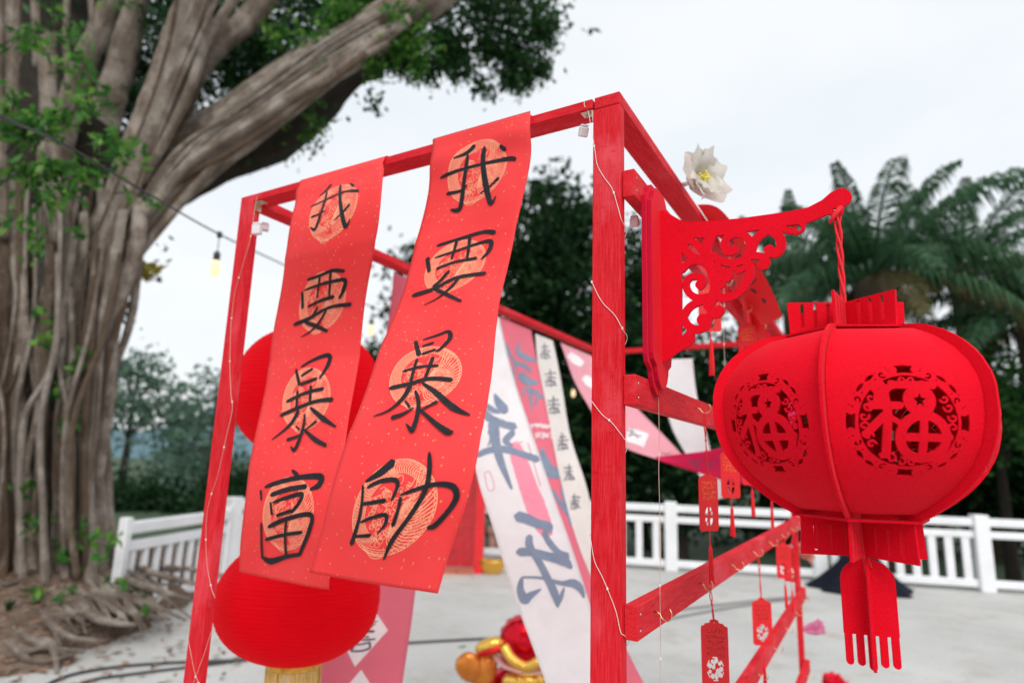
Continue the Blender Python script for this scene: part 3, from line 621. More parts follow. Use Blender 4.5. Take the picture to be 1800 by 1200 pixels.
lw = np.concatenate([cl(690, 95, 6.6, 34, 10, 34, .07, .6), cl(745, 120, 6.6, 30, 8, 30, .07), cl(800, 110, 6.6, 34, 9, 34, .07), cl(850, 150, 6.7, 22, 5, 26, .06), cl(940, 120, 6.8, 26, 8, 40, .07, 1.6), cl(960, 60, 6.8, 26, 9, 40, .08, 1.6), cl(655, 175, 6.6, 26, 4, 12, .07, .6), cl(560, 240, 6.7, 40, 5, 8, .07), cl(440, 285, 6.8, 30, 3, 8, .07, .5), cl(500, 268, 6.8, 30, 3, 8, .08, .5), cl(290, 470, 6.8, 20, 2, 8, .07, 1.5), cl(225, 560, 6.7, 14, 2, 10, .06), cl(410, 110, 7.6, 70, 26, 50, .12), cl(330, 150, 7.6, 40, 12, 40, .12), cl(500, 130, 7.6, 50, 12, 40, .12, .6), cl(190, 120, 7.7, 90, 44, 60, .16), cl(60, 60, 7.7, 120, 40, 60, .2), cl(270, 160, 7.6, 70, 40, 60, .14), cl(350, 60, 7.5, 80, 40, 60, .15), cl(160, 250, 7.7, 60, 24, 60, .14)])
leaf_cloud('crown', lw, .085, .042, 'leaf_fig', banyan, .5)
shade_canopy = np.concatenate([clumps((-6.6, 2.2, 8.2), (3.6, 3.2, 1.5), 30, 60, .32, .2), clumps((-3.6, 3.6, 7.9), (2.4, 2.4, .9), 24, 60, .3, .2), clumps((-7.5, -.5, 7.4), (2.6, 2.2, 1.4), 4, 60, .32, .2)])  # canopy above the view, unseen, added to shade the trunk and limbs
leaf_cloud('crown', shade_canopy, .17, .085, 'leaf_fig', banyan, .4)
br = np.concatenate([cl(620, 35, 6.2, 70, 18, 40, .09, .6), cl(700, 60, 6.0, 60, 16, 36, .08, .7), cl(560, 60, 6.1, 40, 8, 30, .07), cl(650, 110, 6.0, 26, 5, 26, .05), cl(480, 60, 6.2, 30, 5, 24, .06), cl(740, 130, 6.2, 20, 3, 24, .05), cl(550, 200, 6.3, 34, 5, 12, .06), cl(530, 240, 6.4, 20, 3, 10, .06), cl(590, 100, 5.9, 24, 4, 14, .05)])
leaf_cloud('leaf_spray', br, .09, .042, 'leaf_bright', banyan, .4)
# hanging twigs of bright leaves before the trunk
tw = []; mb = MB()
def twig(a, b, nl, sp=.03):
    A_, B_ = at(*a), at(*b); M_ = (A_+B_)/2+Vector((0, 0, .06)); C_ = catmull([A_, M_, B_], 14); mb.tube(C_, lerp_list([.006, .002], 14), 5)
    for k in range(nl): c = C_[min(13, int(3+11*R_()))]; tw.append(tuple(c+Vector((NR.normal()*sp, NR.normal()*sp, NR.normal()*sp*.8-.015))))
for a, b, nl in (((60, 0, 4.6), (150, 70, 4.4), 26), ((90, 20, 4.6), (150, 120, 4.4), 30), ((40, 60, 4.6), (80, 80, 4.4), 26), ((170, 0, 4.8), (245, 12, 4.6), 20), ((-10, 90, 4.4), (60, 70, 4.3), 30), ((60, 90, 4.5), (145, 110, 4.3), 20), ((-10, 250, 4.2), (90, 215, 4.1), 60), ((10, 270, 4.2), (110, 190, 4.1), 60), ((60, 260, 4.2), (170, 180, 4.1), 44), ((100, 230, 4.3), (180, 160, 4.2), 30), ((-10, 330, 4.2), (100, 290, 4.1), 60), ((40, 310, 4.2), (160, 300, 4.1), 56), ((120, 330, 4.2), (230, 270, 4.1), 50), ((140, 260, 4.2), (240, 255, 4.1), 40), ((60, 370, 4.2), (110, 345, 4.1), 40), ((200, 340, 4.3), (275, 370, 4.2), 20), ((20, 220, 4.2), (20, 160, 4.1), 24), ((-10, 400, 4.3), (60, 395, 4.2), 30), ((100, 130, 4.5), (140, 150, 4.4), 20), ((-10, 180, 4.3), (50, 240, 4.2), 44), ((30, 290, 4.15), (60, 330, 4.1), 40), ((90, 300, 4.15), (130, 340, 4.1), 40)):
    twig(a, b, int(nl*1.05), .05)
mb.build('twig', 'bark_dark', banyan); leaf_cloud('leaf_spray', tw, .10, .038, 'leaf_bright', banyan, .2)
ep = np.concatenate([cl(*q, 8, .045) for q in ((95, 590, 5.5, 16, 2), (125, 650, 5.5, 14, 2), (90, 690, 5.5, 12, 2), (130, 735, 5.5, 12, 2), (70, 545, 5.5, 12, 1), (60, 855, 5.5, 14, 2), (70, 920, 5.5, 20, 3), (105, 965, 5.4, 18, 3), (180, 965, 5.3, 22, 3), (145, 940, 5.4, 14, 2), (150, 620, 5.6, 12, 2), (55, 420, 5.5, 18, 2), (130, 420, 5.6, 16, 2), (45, 440, 5.4, 14, 2))]); leaf_cloud('leaf_spray', ep, .10, .055, 'leaf_bright', banyan, .2, 'stuff')
leaf_cloud('leaf_spray', cl(262, 475, 6.1, 16, 4, 9, .05, 1.4), .16, .06, 'leaf_yellow', banyan, .1, 'stuff')
# mound of earth, litter, seedlings
vs = []; n = 90; cx, cy = -7.6, 2.4
EDGE = [on_z(*q, 0) for q in ((415, 1022), (345, 1045), (300, 1066), (262, 1080), (250, 1092), (275, 1108), (210, 1120), (180, 1140), (130, 1165), (60, 1182), (-60, 1200), (-260, 1190))]
EP = np.array([(p.x, p.y) for p in EDGE]+[(-11.5, -.5), (-11.5, 5.2), (-8.2, 6.0)])
def edge_sd(x, y):
    ins = False; D = 1e9
    for a_, b_ in zip(EP, np.roll(EP, -1, 0)):
        if (a_[1] > y) != (b_[1] > y) and x < (b_[0]-a_[0])*(y-a_[1])/(b_[1]-a_[1])+a_[0]: ins = not ins
        dx, dy = b_-a_; t_ = max(0, min(1, ((x-a_[0])*dx+(y-a_[1])*dy)/(dx*dx+dy*dy+1e-9))); D = min(D, math.hypot(x-a_[0]-t_*dx, y-a_[1]-t_*dy))
    return D if ins else -D
for i in range(n+1):
    for j in range(n+1):
        x = cx-3.4+6.6*i/n; y = cy-3.4+6.4*j/n; p = Vector((x, y, 0)); q = edge_sd(x, y)+.10*math.sin(5*x+2*y)+.07*math.sin(9*y-4*x)+.05*math.sin(17*x+y)
        z = mound(p)+.012*math.sin(7*x)*math.cos(6*y)+.02; vs.append((x, y, z*max(0, min(1, q/.5))+.016 if q > 0 else .010+.25*q))
tag(mesh('earth_mound', vs, [(i*(n+1)+j, (i+1)*(n+1)+j, (i+1)*(n+1)+j+1, i*(n+1)+j+1) for i in range(n) for j in range(n)], 'earth', None, True), kind='structure')
plain('litter', (.20, .115, .07), .8, .6, 3)
leaf_mat('litter', (.10, .055, .035), (.24, .14, .09), (.42, .27, .19), .1, .8)
lt = []
for _ in range(9000):
    a = NR.uniform(0, 6.28); q = NR.random()**.5; x = -7.0+3.3*q*math.cos(a); y = 2.35+2.9*q*math.sin(a)
    if edge_sd(x, y) < NR.uniform(-.25, .12) and NR.random() > .06: continue
    lt.append((x, y, (mound(Vector((x, y, 0)))+.02)*max(0, min(1, edge_sd(x, y)/.5))+.026))
for _ in range(90):
    p = on_z(NR.uniform(0, 420), NR.uniform(1030, 1200), 0); lt.append((p.x, p.y, .012))
lc = leaf_cloud('leaf_litter', lt, .085, .045, 'litter', None, 0, 'stuff', .1)
co = np.array([v.co[:] for v in lc.data.vertices]).reshape(-1, 4, 3); base = np.repeat(np.array(lt)[:, None, :], 4, 1); co[:, :, 2] = base[:, :, 2]+(co[:, :, 2]-base[:, :, 2])*.22; lc.data.vertices.foreach_set('co', co.ravel()); tag(lc, 'dry brown leaves scattered round the roots of the big tree', 'leaf litter')
def seedling(p, h, n_, mat, label):
    e = empty('seedling', p, label, 'plant', 'small green seedlings on the root mound'); mb = MB(); mb.tube([p, p+Vector((.01, 0, h*.6))], .004, 5); mb.build('stem', 'bark_dark', e)
    leaf_cloud('foliage', [tuple(p+Vector((NR.normal()*h*.3, NR.normal()*h*.3, h*NR.uniform(.5, 1.1)))) for _ in range(n_)], h*.7, h*.34, mat, e, .1)
for i, (px, py, h, mt, wh) in enumerate(((58, 1068, .14, 'leaf_bright', 'at the foot of the pale root nearest the left edge'), (105, 1072, .12, 'leaf_lime', 'yellowish, between two surface roots'), (125, 1052, .10, 'leaf_lime', 'small and round, on the brown litter'), (205, 1048, .14, 'leaf_bright', 'on the mound halfway to the railing'), (232, 1058, .10, 'leaf_wood', 'dark, at the edge of the earth'), (252, 1092, .11, 'leaf_bright', 'standing alone on the paving edge'), (12, 1082, .10, 'leaf_wood', 'low and dark by the left edge'), (325, 985, .12, 'leaf_bright', 'in front of the short railing'), (145, 1016, .10, 'leaf_bright', 'tucked beside the trunk'))):
    seedling(gp_(px, py), h, 9, mt, 'green seedling '+wh)
for i, (px, py, mt, wd_) in enumerate(((170, 1172, 'leaf_yellow', 'orange fallen leaf on the paving above the two cables'), (310, 1182, 'leaf_lime', 'pale green fallen leaf beside the left post'), (122, 1158, 'leaf_fig', 'dark green fallen leaf near the surface roots'), (812, 1133, 'leaf_lime', 'yellow-green fallen leaf by the cable left of the balloon'), (285, 1198, 'leaf_lime', 'pale fallen leaf at the bottom edge near the left post'))):
    o = leaf_cloud('fallen_leaf', [tuple(on_z(px, py, .02))], .14, .06, mt, None, 0); tag(o, wd_, 'leaf', 'single fallen leaves on the paving')
    cz = np.array([v.co[:] for v in o.data.vertices]); cz[:, 2] = .012+(cz[:, 2]-cz[:, 2].mean())*.15; o.data.vertices.foreach_set('co', cz.ravel())
o = leaf_cloud('fallen_petals', cl(312, 993, 6.9, 12, 3, 6, .03), .10, .05, 'leaf_yellow', None, 0); MATS['petal_o'] = MATS['leaf_yellow']; tag(o, 'orange petals lying among the roots by the short railing', 'petals')
# ---------------- trees beyond the railing
GZ = -.75
def wood_tree(px, d, top_py, rpx, mat, label, n_cl=90, per=70, sp=.35, ln=.26, trunk=True, zc=None, flat=.8, seed=0, grp='trees beyond the railing', low=None):
    """px: trunk, top_py: crown's top, rpx: crown radius in picture pixels, low: picture height of the crown's lower edge"""
    rs = random.Random(seed); k = d/FPX; top = at(px, top_py, d); lo = at(px, low or 780, d); c = (top+lo)/2; rz = (top.z-lo.z)/2; r = rpx*k
    b = Vector((c.x, c.y, GZ)); e = empty('broadleaf_tree', b, label, 'tree', grp)
    mb = MB(); mb.tube(catmull([b, b.lerp(c, .5)+Vector((rs.uniform(-.2, .2), rs.uniform(-.2, .2), 0)), c+Vector((0, 0, rz*.5))], 12), lerp_list([.05*r+.12, .03*r+.07, .04], 12), 9, True, .1, seed); mb.build('trunk', 'bark_dark', e, True)
    for i in range(8):
        a = i*.9+rs.uniform(-.3, .3); s = b.lerp(c, rs.uniform(.55, .95)); q = c+Vector((math.cos(a)*r*.75, math.sin(a)*r*.75, rz*rs.uniform(-.4, .6))); mb = MB(); mb.tube(catmull([s, s.lerp(q, .5)+Vector((0, 0, .1*r)), q], 8), lerp_list([.07, .02], 8), 6, True, .1, i); mb.build('branch', 'bark_dark', e, True)
    leaf_cloud('crown', clumps(tuple(c), (r, r, rz), n_cl, per, sp, .25), ln, ln*.5, mat, e, .3)
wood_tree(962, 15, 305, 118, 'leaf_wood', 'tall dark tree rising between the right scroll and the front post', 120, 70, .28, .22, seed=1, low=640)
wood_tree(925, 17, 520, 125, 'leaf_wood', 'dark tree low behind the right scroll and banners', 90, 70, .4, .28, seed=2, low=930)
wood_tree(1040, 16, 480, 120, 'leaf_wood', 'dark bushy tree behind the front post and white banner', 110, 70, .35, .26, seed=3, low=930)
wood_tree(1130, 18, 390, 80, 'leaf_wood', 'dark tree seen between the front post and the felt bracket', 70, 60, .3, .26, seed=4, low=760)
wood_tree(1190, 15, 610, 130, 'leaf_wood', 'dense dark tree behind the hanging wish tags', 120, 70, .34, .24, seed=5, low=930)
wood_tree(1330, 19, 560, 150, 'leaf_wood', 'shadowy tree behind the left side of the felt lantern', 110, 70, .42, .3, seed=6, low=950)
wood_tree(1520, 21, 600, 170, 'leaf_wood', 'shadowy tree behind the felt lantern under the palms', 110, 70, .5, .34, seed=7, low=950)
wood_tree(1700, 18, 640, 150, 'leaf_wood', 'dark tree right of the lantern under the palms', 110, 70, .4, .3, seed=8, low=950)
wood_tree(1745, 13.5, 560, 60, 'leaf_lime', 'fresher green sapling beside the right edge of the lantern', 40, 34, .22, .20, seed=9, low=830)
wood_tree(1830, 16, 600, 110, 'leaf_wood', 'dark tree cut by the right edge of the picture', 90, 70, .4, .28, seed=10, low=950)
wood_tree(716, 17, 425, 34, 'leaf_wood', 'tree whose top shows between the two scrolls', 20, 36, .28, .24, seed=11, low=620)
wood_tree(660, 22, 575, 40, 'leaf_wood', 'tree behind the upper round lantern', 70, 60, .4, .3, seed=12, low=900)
wood_tree(235, 30, 622, 95, 'leaf_hazed', 'pale haze-coloured tree right of the banyan trunk, top against the sky', 40, 44, .42, .36, seed=13, low=780, flat=.6)
wood_tree(375, 24, 622, 60, 'leaf_hazed', 'thin airy tree just left of the front left post', 26, 34, .36, .32, seed=14, low=900)
wood_tree(320, 30, 700, 70, 'leaf_hazed', 'small haze-coloured tree between banyan and left post', 26, 40, .5, .4, seed=15, low=880)
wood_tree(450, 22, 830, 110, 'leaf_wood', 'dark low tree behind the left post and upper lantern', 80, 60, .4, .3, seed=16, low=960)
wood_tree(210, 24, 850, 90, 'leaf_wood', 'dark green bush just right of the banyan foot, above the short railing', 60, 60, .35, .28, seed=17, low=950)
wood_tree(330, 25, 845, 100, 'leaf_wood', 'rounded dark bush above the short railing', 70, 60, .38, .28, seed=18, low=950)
# ---------------- oil palms
def palm(px, py, d, n_f, ln, label, seed, droop=1.0):
    rs = random.Random(seed); c = at(px, py, d); b = Vector((c.x, c.y, GZ)); e = empty('oil_palm', b, label, 'palm tree', 'oil palms behind the lantern')
    mb = MB(); mb.tube([b, b.lerp(c, .5), c-Vector((0, 0, .5)), c-Vector((0, 0, .1)), c+Vector((0, 0, .15))], [.30, .28, .36, .34, .14], 12, True, .12, seed); mb.build('trunk', 'palm_bark', e, True)
    for i in range(n_f):
        u = i/n_f; az = i*2.399+rs.uniform(-.2, .2); el = math.radians(-12+92*u+rs.uniform(-6, 6)); L0 = ln*rs.uniform(.85, 1.1)*(1 if u < .8 else .8); h = Vector((math.cos(az), math.sin(az), 0)); p = c+h*.12; pts = [p]; vel = h*math.cos(el)+Vector((0, 0, math.sin(el)))
        for k in range(14): vel = (vel+Vector((0, 0, -.060*droop*(.4+k/6)))).normalized(); p = p+vel*(L0/14); pts.append(p)
        mb = MB(); mb.tube(pts, lerp_list([.05, .025, .008], 15), 5)
        C_ = catmull(pts, 76); side = h.cross(Vector((0, 0, 1))); dead = u < .12
        for k in range(10, 76):
            t_ = k/75; T = (C_[min(k+1, 75)]-C_[k-1]).normalized(); lw = ln*.19*math.sin(PI*min(1, .16+.80*t_))**.6*rs.uniform(.85, 1.1)
            for s in (-1, 1):
                d_ = (side*s*rs.uniform(.55, .8)+T*.45+Vector((0, 0, rs.uniform(-.25, .3)))).normalized(); a = C_[k]; m_ = a+d_*lw*.45+Vector((0, 0, -.03)); q = a+d_*lw*.7+Vector((0, 0, -lw*rs.uniform(.45, .75))); wv = T*.026
                mb.add([a-wv*.5, a+wv*.5, m_+wv, m_-wv, q], [(0, 1, 2, 3), (3, 2, 4)])
        mb.build('frond', 'leaf_palm_dry' if dead else 'leaf_palm', e)
leaf_mat('leaf_palm_dry', (.10, .09, .04), (.14, .12, .05), (.20, .15, .06), .25, .6, .12)
palm(1532, 492, 13.5, 30, 3.5, 'nearest oil palm rising behind the felt lantern', 1)
palm(1690, 470, 18, 26, 3.7, 'oil palm right of the lantern with fronds high against the sky', 2)
palm(1825, 560, 12.5, 24, 3.0, 'oil palm at the right edge with drooping fronds', 3, 1.2)
palm(1395, 505, 18, 24, 3.2, 'oil palm seen between the bracket arm and the lantern', 4)
SCROLLS = {"R":{"w":0.2266,"len":0.9017,"edge":[[-0.4027,-0.0027,0.6521],[-0.3965,-0.0064,0.6152],[-0.3952,-0.0086,0.5778],[-0.3969,-0.0105,0.5404],[-0.4001,-0.0133,0.503],[-0.4035,-0.0177,0.4659],[-0.4062,-0.0244,0.429],[-0.4072,-0.034,0.3927],[-0.4061,-0.0464,0.3573],[-0.403,-0.0611,0.3229],[-0.3982,-0.0778,0.2897],[-0.3917,-0.0961,0.2575],[-0.3837,-0.1159,0.2266],[-0.3745,-0.1366,0.1966],[-0.3647,-0.1579,0.1673],[-0.3546,-0.1795,0.1382],[-0.3446,-0.201,0.1091],[-0.3352,-0.2221,0.0795],[-0.3274,-0.242,0.0486],[-0.3228,-0.2592,0.0156],[-0.3235,-0.2716,-0.0197],[-0.3306,-0.2769,-0.056],[-0.3437,-0.2747,-0.0911],[-0.3574,-0.2699,-0.1258],[-0.3674,-0.2674,-0.1618]],"chars":{"wo":[[[105.2,53.3,8.9],[88.3,67.4,7.1],[61.7,74.4,2.4]],[[31.4,107.0,6.6],[77.9,100.9,5.3],[130.1,98.3,5.2],[183.6,98.2,7.9],[197.2,102.9,5.6]],[[92.1,71.7,6.5],[89.7,129.2,7.0],[89.2,177.4,8.7],[81.9,184.0,8.1],[66.8,180.1,3.5]],[[51.3,143.8,6.5],[85.5,144.4,4.7],[97.7,134.1,1.7]],[[128.3,62.4,7.0],[127.7,93.0,8.1],[140.0,139.9,9.7],[159.0,184.8,7.9],[168.1,172.5,1.7]],[[167.6,135.0,6.2],[151.6,148.6,3.4],[130.4,160.0,1.7]],[[164.3,69.8,5.2],[175.1,80.5,7.4]]],"yao":[[[57.6,260.1,5.7],[94.2,252.9,5.7],[153.0,245.2,6.7],[183.8,252.6,7.6]],[[42.8,286.1,8.0],[57.6,323.2,6.7]],[[62.2,289.4,4.5],[101.3,280.2,5.0],[142.4,270.1,5.5],[176.4,269.5,7.6],[179.4,290.6,8.1],[167.9,311.2,3.2]],[[100.1,255.6,5.7],[101.1,299.4,3.9]],[[127.7,250.5,6.2],[136.4,307.4,4.4]],[[73.6,318.5,5.6],[114.9,307.2,5.5],[157.1,305.7,6.5]],[[105.2,329.1,7.1],[91.1,352.7,6.5],[81.3,366.9,6.5],[113.2,389.9,6.8],[151.9,416.1,4.6]],[[132.8,348.3,5.3],[122.2,372.3,5.8],[98.3,395.2,3.2],[68.6,408.0,1.3]],[[32.4,375.7,9.4],[82.1,369.9,7.0],[126.9,351.0,7.0],[186.7,350.0,7.8]]],"bao":[[[79.1,508.2,5.9],[97.8,548.6,7.6]],[[94.0,506.0,3.9],[120.6,495.6,5.4],[138.6,488.2,6.3],[146.0,504.0,7.2],[138.4,525.1,6.1],[128.4,540.4,3.3]],[[98.4,525.0,5.3],[117.3,515.8,5.3]],[[103.0,545.4,5.2],[125.8,534.8,4.7]],[[75.3,583.7,3.7],[105.9,577.0,4.6],[139.5,574.2,5.0]],[[96.9,557.4,4.2],[97.1,588.3,4.6],[97.8,614.3,5.4]],[[125.5,554.3,5.6],[125.2,573.2,5.0],[122.6,606.0,4.5]],[[56.1,615.8,6.9],[94.5,612.6,5.9],[131.6,603.3,6.2],[168.3,603.5,7.4]],[[99.3,614.4,8.1],[90.1,638.7,6.6],[67.7,658.2,3.5],[38.5,666.3,1.3]],[[119.8,612.1,3.6],[148.7,631.5,7.3],[179.6,654.5,9.1],[206.2,664.2,2.0]],[[96.1,644.6,2.2],[107.6,656.0,4.3]],[[77.8,672.2,6.5],[98.4,666.9,4.7],[114.8,657.5,1.7]],[[153.4,646.7,4.7],[129.4,661.8,1.7]],[[111.0,627.2,4.4],[121.7,647.9,5.6],[124.9,669.9,5.9],[124.1,690.0,6.7],[121.3,693.6,5.8],[108.7,683.2,1.3]],[[124.7,659.0,3.0],[155.0,680.3,5.8],[178.6,693.3,8.1],[188.2,692.6,1.6]]],"shuai":[[[104.4,737.2,10.6],[86.8,752.1,9.3],[65.4,764.9,2.6]],[[63.0,769.3,3.4],[71.7,793.8,4.2],[74.9,820.6,5.5],[71.7,851.9,7.2]],[[72.7,772.1,4.2],[91.5,763.7,5.0],[114.7,760.6,5.0],[122.8,767.6,5.0],[120.9,786.5,3.3]],[[73.1,793.7,3.8],[91.3,790.4,4.2],[111.7,787.0,5.4]],[[79.6,818.0,3.4],[98.7,809.8,4.2],[118.6,805.1,4.5],[123.0,816.8,4.5],[115.0,831.8,1.2]],[[75.8,838.8,3.0],[104.8,833.9,4.6]],[[133.5,781.6,4.5],[135.9,798.4,4.1],[135.7,819.0,5.3]],[[132.3,778.6,3.7],[159.2,768.0,4.8],[181.9,761.8,5.2],[203.3,763.9,6.7],[211.6,777.4,7.0],[204.6,797.9,6.2],[194.0,815.4,6.7],[185.2,818.2,4.0]],[[157.4,722.6,4.9],[164.3,747.1,5.7],[165.6,771.8,6.0],[155.4,805.7,5.2],[141.6,839.4,5.7],[136.1,866.6,2.0]]]},"med":[[114.2,109.0],[112.3,319.0],[115.4,590.2],[122.9,797.2]]},"L":{"w":0.261,"len":0.9613,"edge":[[-0.7895,-0.0051,0.6349],[-0.7699,-0.0248,0.606],[-0.7503,-0.0444,0.5771],[-0.7338,-0.0615,0.5452],[-0.7206,-0.0759,0.5103],[-0.718,-0.0811,0.4709],[-0.7266,-0.0761,0.4327],[-0.7433,-0.0637,0.3987],[-0.7627,-0.0486,0.367],[-0.7817,-0.0341,0.3349],[-0.7981,-0.0222,0.3004],[-0.8093,-0.0153,0.2626],[-0.8144,-0.0141,0.223],[-0.814,-0.0181,0.1832],[-0.8094,-0.0257,0.1442],[-0.802,-0.0358,0.1062],[-0.793,-0.0472,0.0689],[-0.7835,-0.059,0.0318],[-0.7747,-0.0701,-0.0057],[-0.7683,-0.0786,-0.0442],[-0.7666,-0.0821,-0.0839],[-0.7712,-0.0786,-0.1234],[-0.781,-0.0688,-0.161],[-0.7916,-0.0572,-0.1978],[-0.801,-0.0461,-0.2351]],"chars":{"wo":[[[113.3,83.9,6.6],[97.7,104.1,5.9],[78.9,116.5,1.6]],[[59.0,147.7,5.2],[107.4,141.1,4.5],[158.8,135.9,5.0],[201.8,146.4,7.4]],[[102.5,105.9,4.5],[101.3,159.6,5.7],[96.3,202.0,6.9],[89.5,212.1,5.7],[74.7,204.9,1.9]],[[69.9,181.0,4.5],[96.2,178.8,3.8],[114.9,173.4,1.3]],[[144.3,102.5,5.8],[149.7,148.3,6.9],[164.8,190.4,8.0],[183.1,221.0,7.3],[190.5,206.8,1.5]],[[183.3,176.4,5.5],[167.0,190.8,3.7],[146.3,204.0,1.2]],[[175.4,111.3,4.4],[186.6,126.6,6.2]]],"yao":[[[89.5,318.7,6.4],[128.9,313.5,5.7],[166.7,306.7,6.8],[199.6,312.9,6.8]],[[75.8,345.2,6.5],[85.5,384.8,7.2]],[[82.2,342.4,4.5],[132.9,334.7,5.7],[175.9,331.6,6.3],[203.9,333.5,7.4],[204.5,357.2,8.1],[195.3,374.4,4.4]],[[131.5,315.5,5.7],[129.8,365.5,3.9]],[[163.3,311.3,5.6],[167.7,366.3,4.4]],[[103.8,383.2,5.2],[140.4,373.4,6.4],[181.0,367.8,7.6]],[[136.3,386.6,5.8],[120.4,408.7,5.2],[103.8,417.2,6.5],[138.7,430.2,7.8],[173.1,444.4,5.7]],[[162.8,396.0,5.1],[149.6,417.9,5.1],[126.9,439.1,3.9],[97.4,451.8,1.3]],[[66.9,420.8,8.0],[111.8,411.2,7.2],[170.7,391.8,5.7],[228.6,391.1,8.1]]],"bao":[[[97.8,524.2,5.8],[115.6,561.1,7.6]],[[113.0,519.8,4.5],[150.3,503.5,7.0],[184.4,497.3,8.2],[186.7,518.7,8.2],[170.8,548.1,3.8]],[[117.8,540.7,5.1],[148.2,525.1,5.1]],[[119.8,559.5,6.4],[164.2,547.8,5.7]],[[80.3,596.6,6.4],[131.3,580.7,6.3],[186.2,570.5,6.8]],[[111.5,573.2,5.7],[114.3,614.7,6.2]],[[150.0,564.1,6.3],[152.8,598.3,6.2]],[[67.3,627.8,7.6],[120.2,611.3,6.9],[170.3,598.7,6.2],[214.2,594.8,9.1]],[[121.8,618.2,8.7],[102.0,648.7,6.8],[58.0,682.9,1.6]],[[155.7,612.0,4.9],[194.6,635.9,10.2],[232.7,654.0,2.9]],[[141.4,625.6,4.4],[142.2,649.9,5.7],[134.7,687.2,7.4],[127.3,703.7,6.8],[116.5,695.7,1.9]],[[120.0,651.6,2.5],[133.2,660.2,4.4]],[[102.1,682.5,6.3],[125.4,675.5,5.0],[145.9,667.0,1.9]],[[178.0,641.5,5.0],[148.8,660.2,1.9]],[[144.0,658.5,3.8],[179.2,680.1,8.5],[213.2,692.7,6.0]]],"fu":[[[134.1,744.6,4.8],[151.4,754.6,9.0]],[[53.3,785.8,6.2],[59.5,803.6,4.9]],[[65.7,779.2,6.8],[118.8,764.9,7.3],[168.7,755.5,8.3],[210.0,753.9,10.5],[208.5,768.5,10.5],[187.6,778.0,2.9]],[[86.9,793.2,6.7],[130.7,780.7,7.8],[178.3,772.7,7.7]],[[89.5,806.5,4.9],[97.5,828.6,5.4]],[[96.1,806.1,4.2],[133.6,795.2,6.0],[169.7,787.5,7.1],[165.3,805.0,6.5],[150.7,820.6,4.7]],[[110.9,829.2,4.8],[150.3,817.7,5.9]],[[66.1,846.2,4.9],[71.7,886.8,5.5],[75.6,920.4,5.6]],[[89.3,852.5,7.9],[139.8,833.1,6.5],[200.2,821.7,7.0],[202.6,849.4,8.1],[180.1,900.5,6.5]],[[139.8,833.1,5.3],[139.2,867.5,5.4],[144.1,906.1,5.4]],[[82.6,879.1,6.1],[130.3,865.1,6.0],[184.5,854.0,5.3]],[[77.8,918.5,6.2],[103.0,922.4,10.4],[146.4,907.5,7.2],[184.1,898.5,5.9]]]},"med":[[132.9,171.2],[142.9,374.6],[136.1,591.9],[137.6,826.0]]}}
# ------------------------------------------------------------------ the red timber frame
H = .639+EYE; WID = 1.0096; DEP = 2.34; TW, TH = .048, .022
frame = empty('timber_frame', (-.5, 1.2, 0), 'tall red painted timber frame carrying scrolls, banners, lanterns and wish tags', 'frame')
def timber(name, a, b, wv, w_, h_, parent=frame, label=None):
    """a bar from a to b; wv: direction of its width w_"""
    a = Vector(a); b = Vector(b); x = (b-a).normalized(); y = Vector(wv).normalized(); z = x.cross(y)
    ln = (b-a).length; k = max(2, int(ln/.12)); bm = bmesh.new()
    mb = MB(); mb.box((0, -w_/2, -h_/2), (ln, w_/2, h_/2), .0014)
    o = mb.build(name, 'painted_wood', None)
    o.parent = parent
    M = Matrix(((x.x, y.x, z.x, a.x), (x.y, y.y, z.y, a.y), (x.z, y.z, z.z, a.z), (0, 0, 0, 1)))
    o.matrix_parent_inverse = Matrix.Translation(-parent.location); o.matrix_basis = M
    if label: o['label'] = label
    bm.free(); return o
PX = -TW/2
timber('post', (-.025, .011, 0), (-.025, .011, H-.0235), (1, 0, 0), .05, .022)
timber('post', (-WID+.025, .011, 0), (-WID+.025, .011, H), (1, 0, 0), .05, .022)
timber('post', (-.011, DEP, 0), (-.011, DEP, H-.0235), (0, 1, 0), .048, .022)
timber('post', (-WID+.025, DEP, 0), (-WID+.025, DEP, H-.0235), (1, 0, 0), .05, .022)
timber('top_beam', (-.024, 0, H-.0115), (-.024, DEP+.03, H-.0115), (1, 0, 0), .047, .0225)
timber('top_beam', (-WID+.024, .0235, H-.0115), (-WID+.024, DEP+.03, H-.0115), (1, 0, 0), .047, .0225)
timber('top_beam', (-.0515, .0228, H-.0098), (-WID+.0515, .0228, H-.0098), (0, 1, 0), .0455, .0190)
timber('top_beam', (-.049, DEP, H-.0110), (-WID+.049, DEP, H-.0110), (0, 1, 0), .0455, .0215)
RAILS = []
for zt in (.493, .143, -.202, -.515, -.82):
    r = timber('side_rail', (.0112, .0087, EYE+zt-.0245), (.0112, DEP-.005, EYE+zt-.0245), (0, 0, 1), .049, .0214)
    RAILS.append((zt, r))
    mb = MB()                                   # nail heads where the rail is fixed to the post
    for dz in (-.013, -.036): mb.lathe([(.0, .0006), (.0016, .0006), (.0018, 0)], (0, 0, 0), 8)
    vs = [Vector((.0221+v.z, .020+v.x, EYE+zt-(.013 if i < 24 else .036)+v.y)) for i, v in enumerate(mb.v)]
    o = mesh('nail', vs, mb.f, 'steel', None); o.parent = frame; o.matrix_parent_inverse = Matrix.Translation(-frame.location)
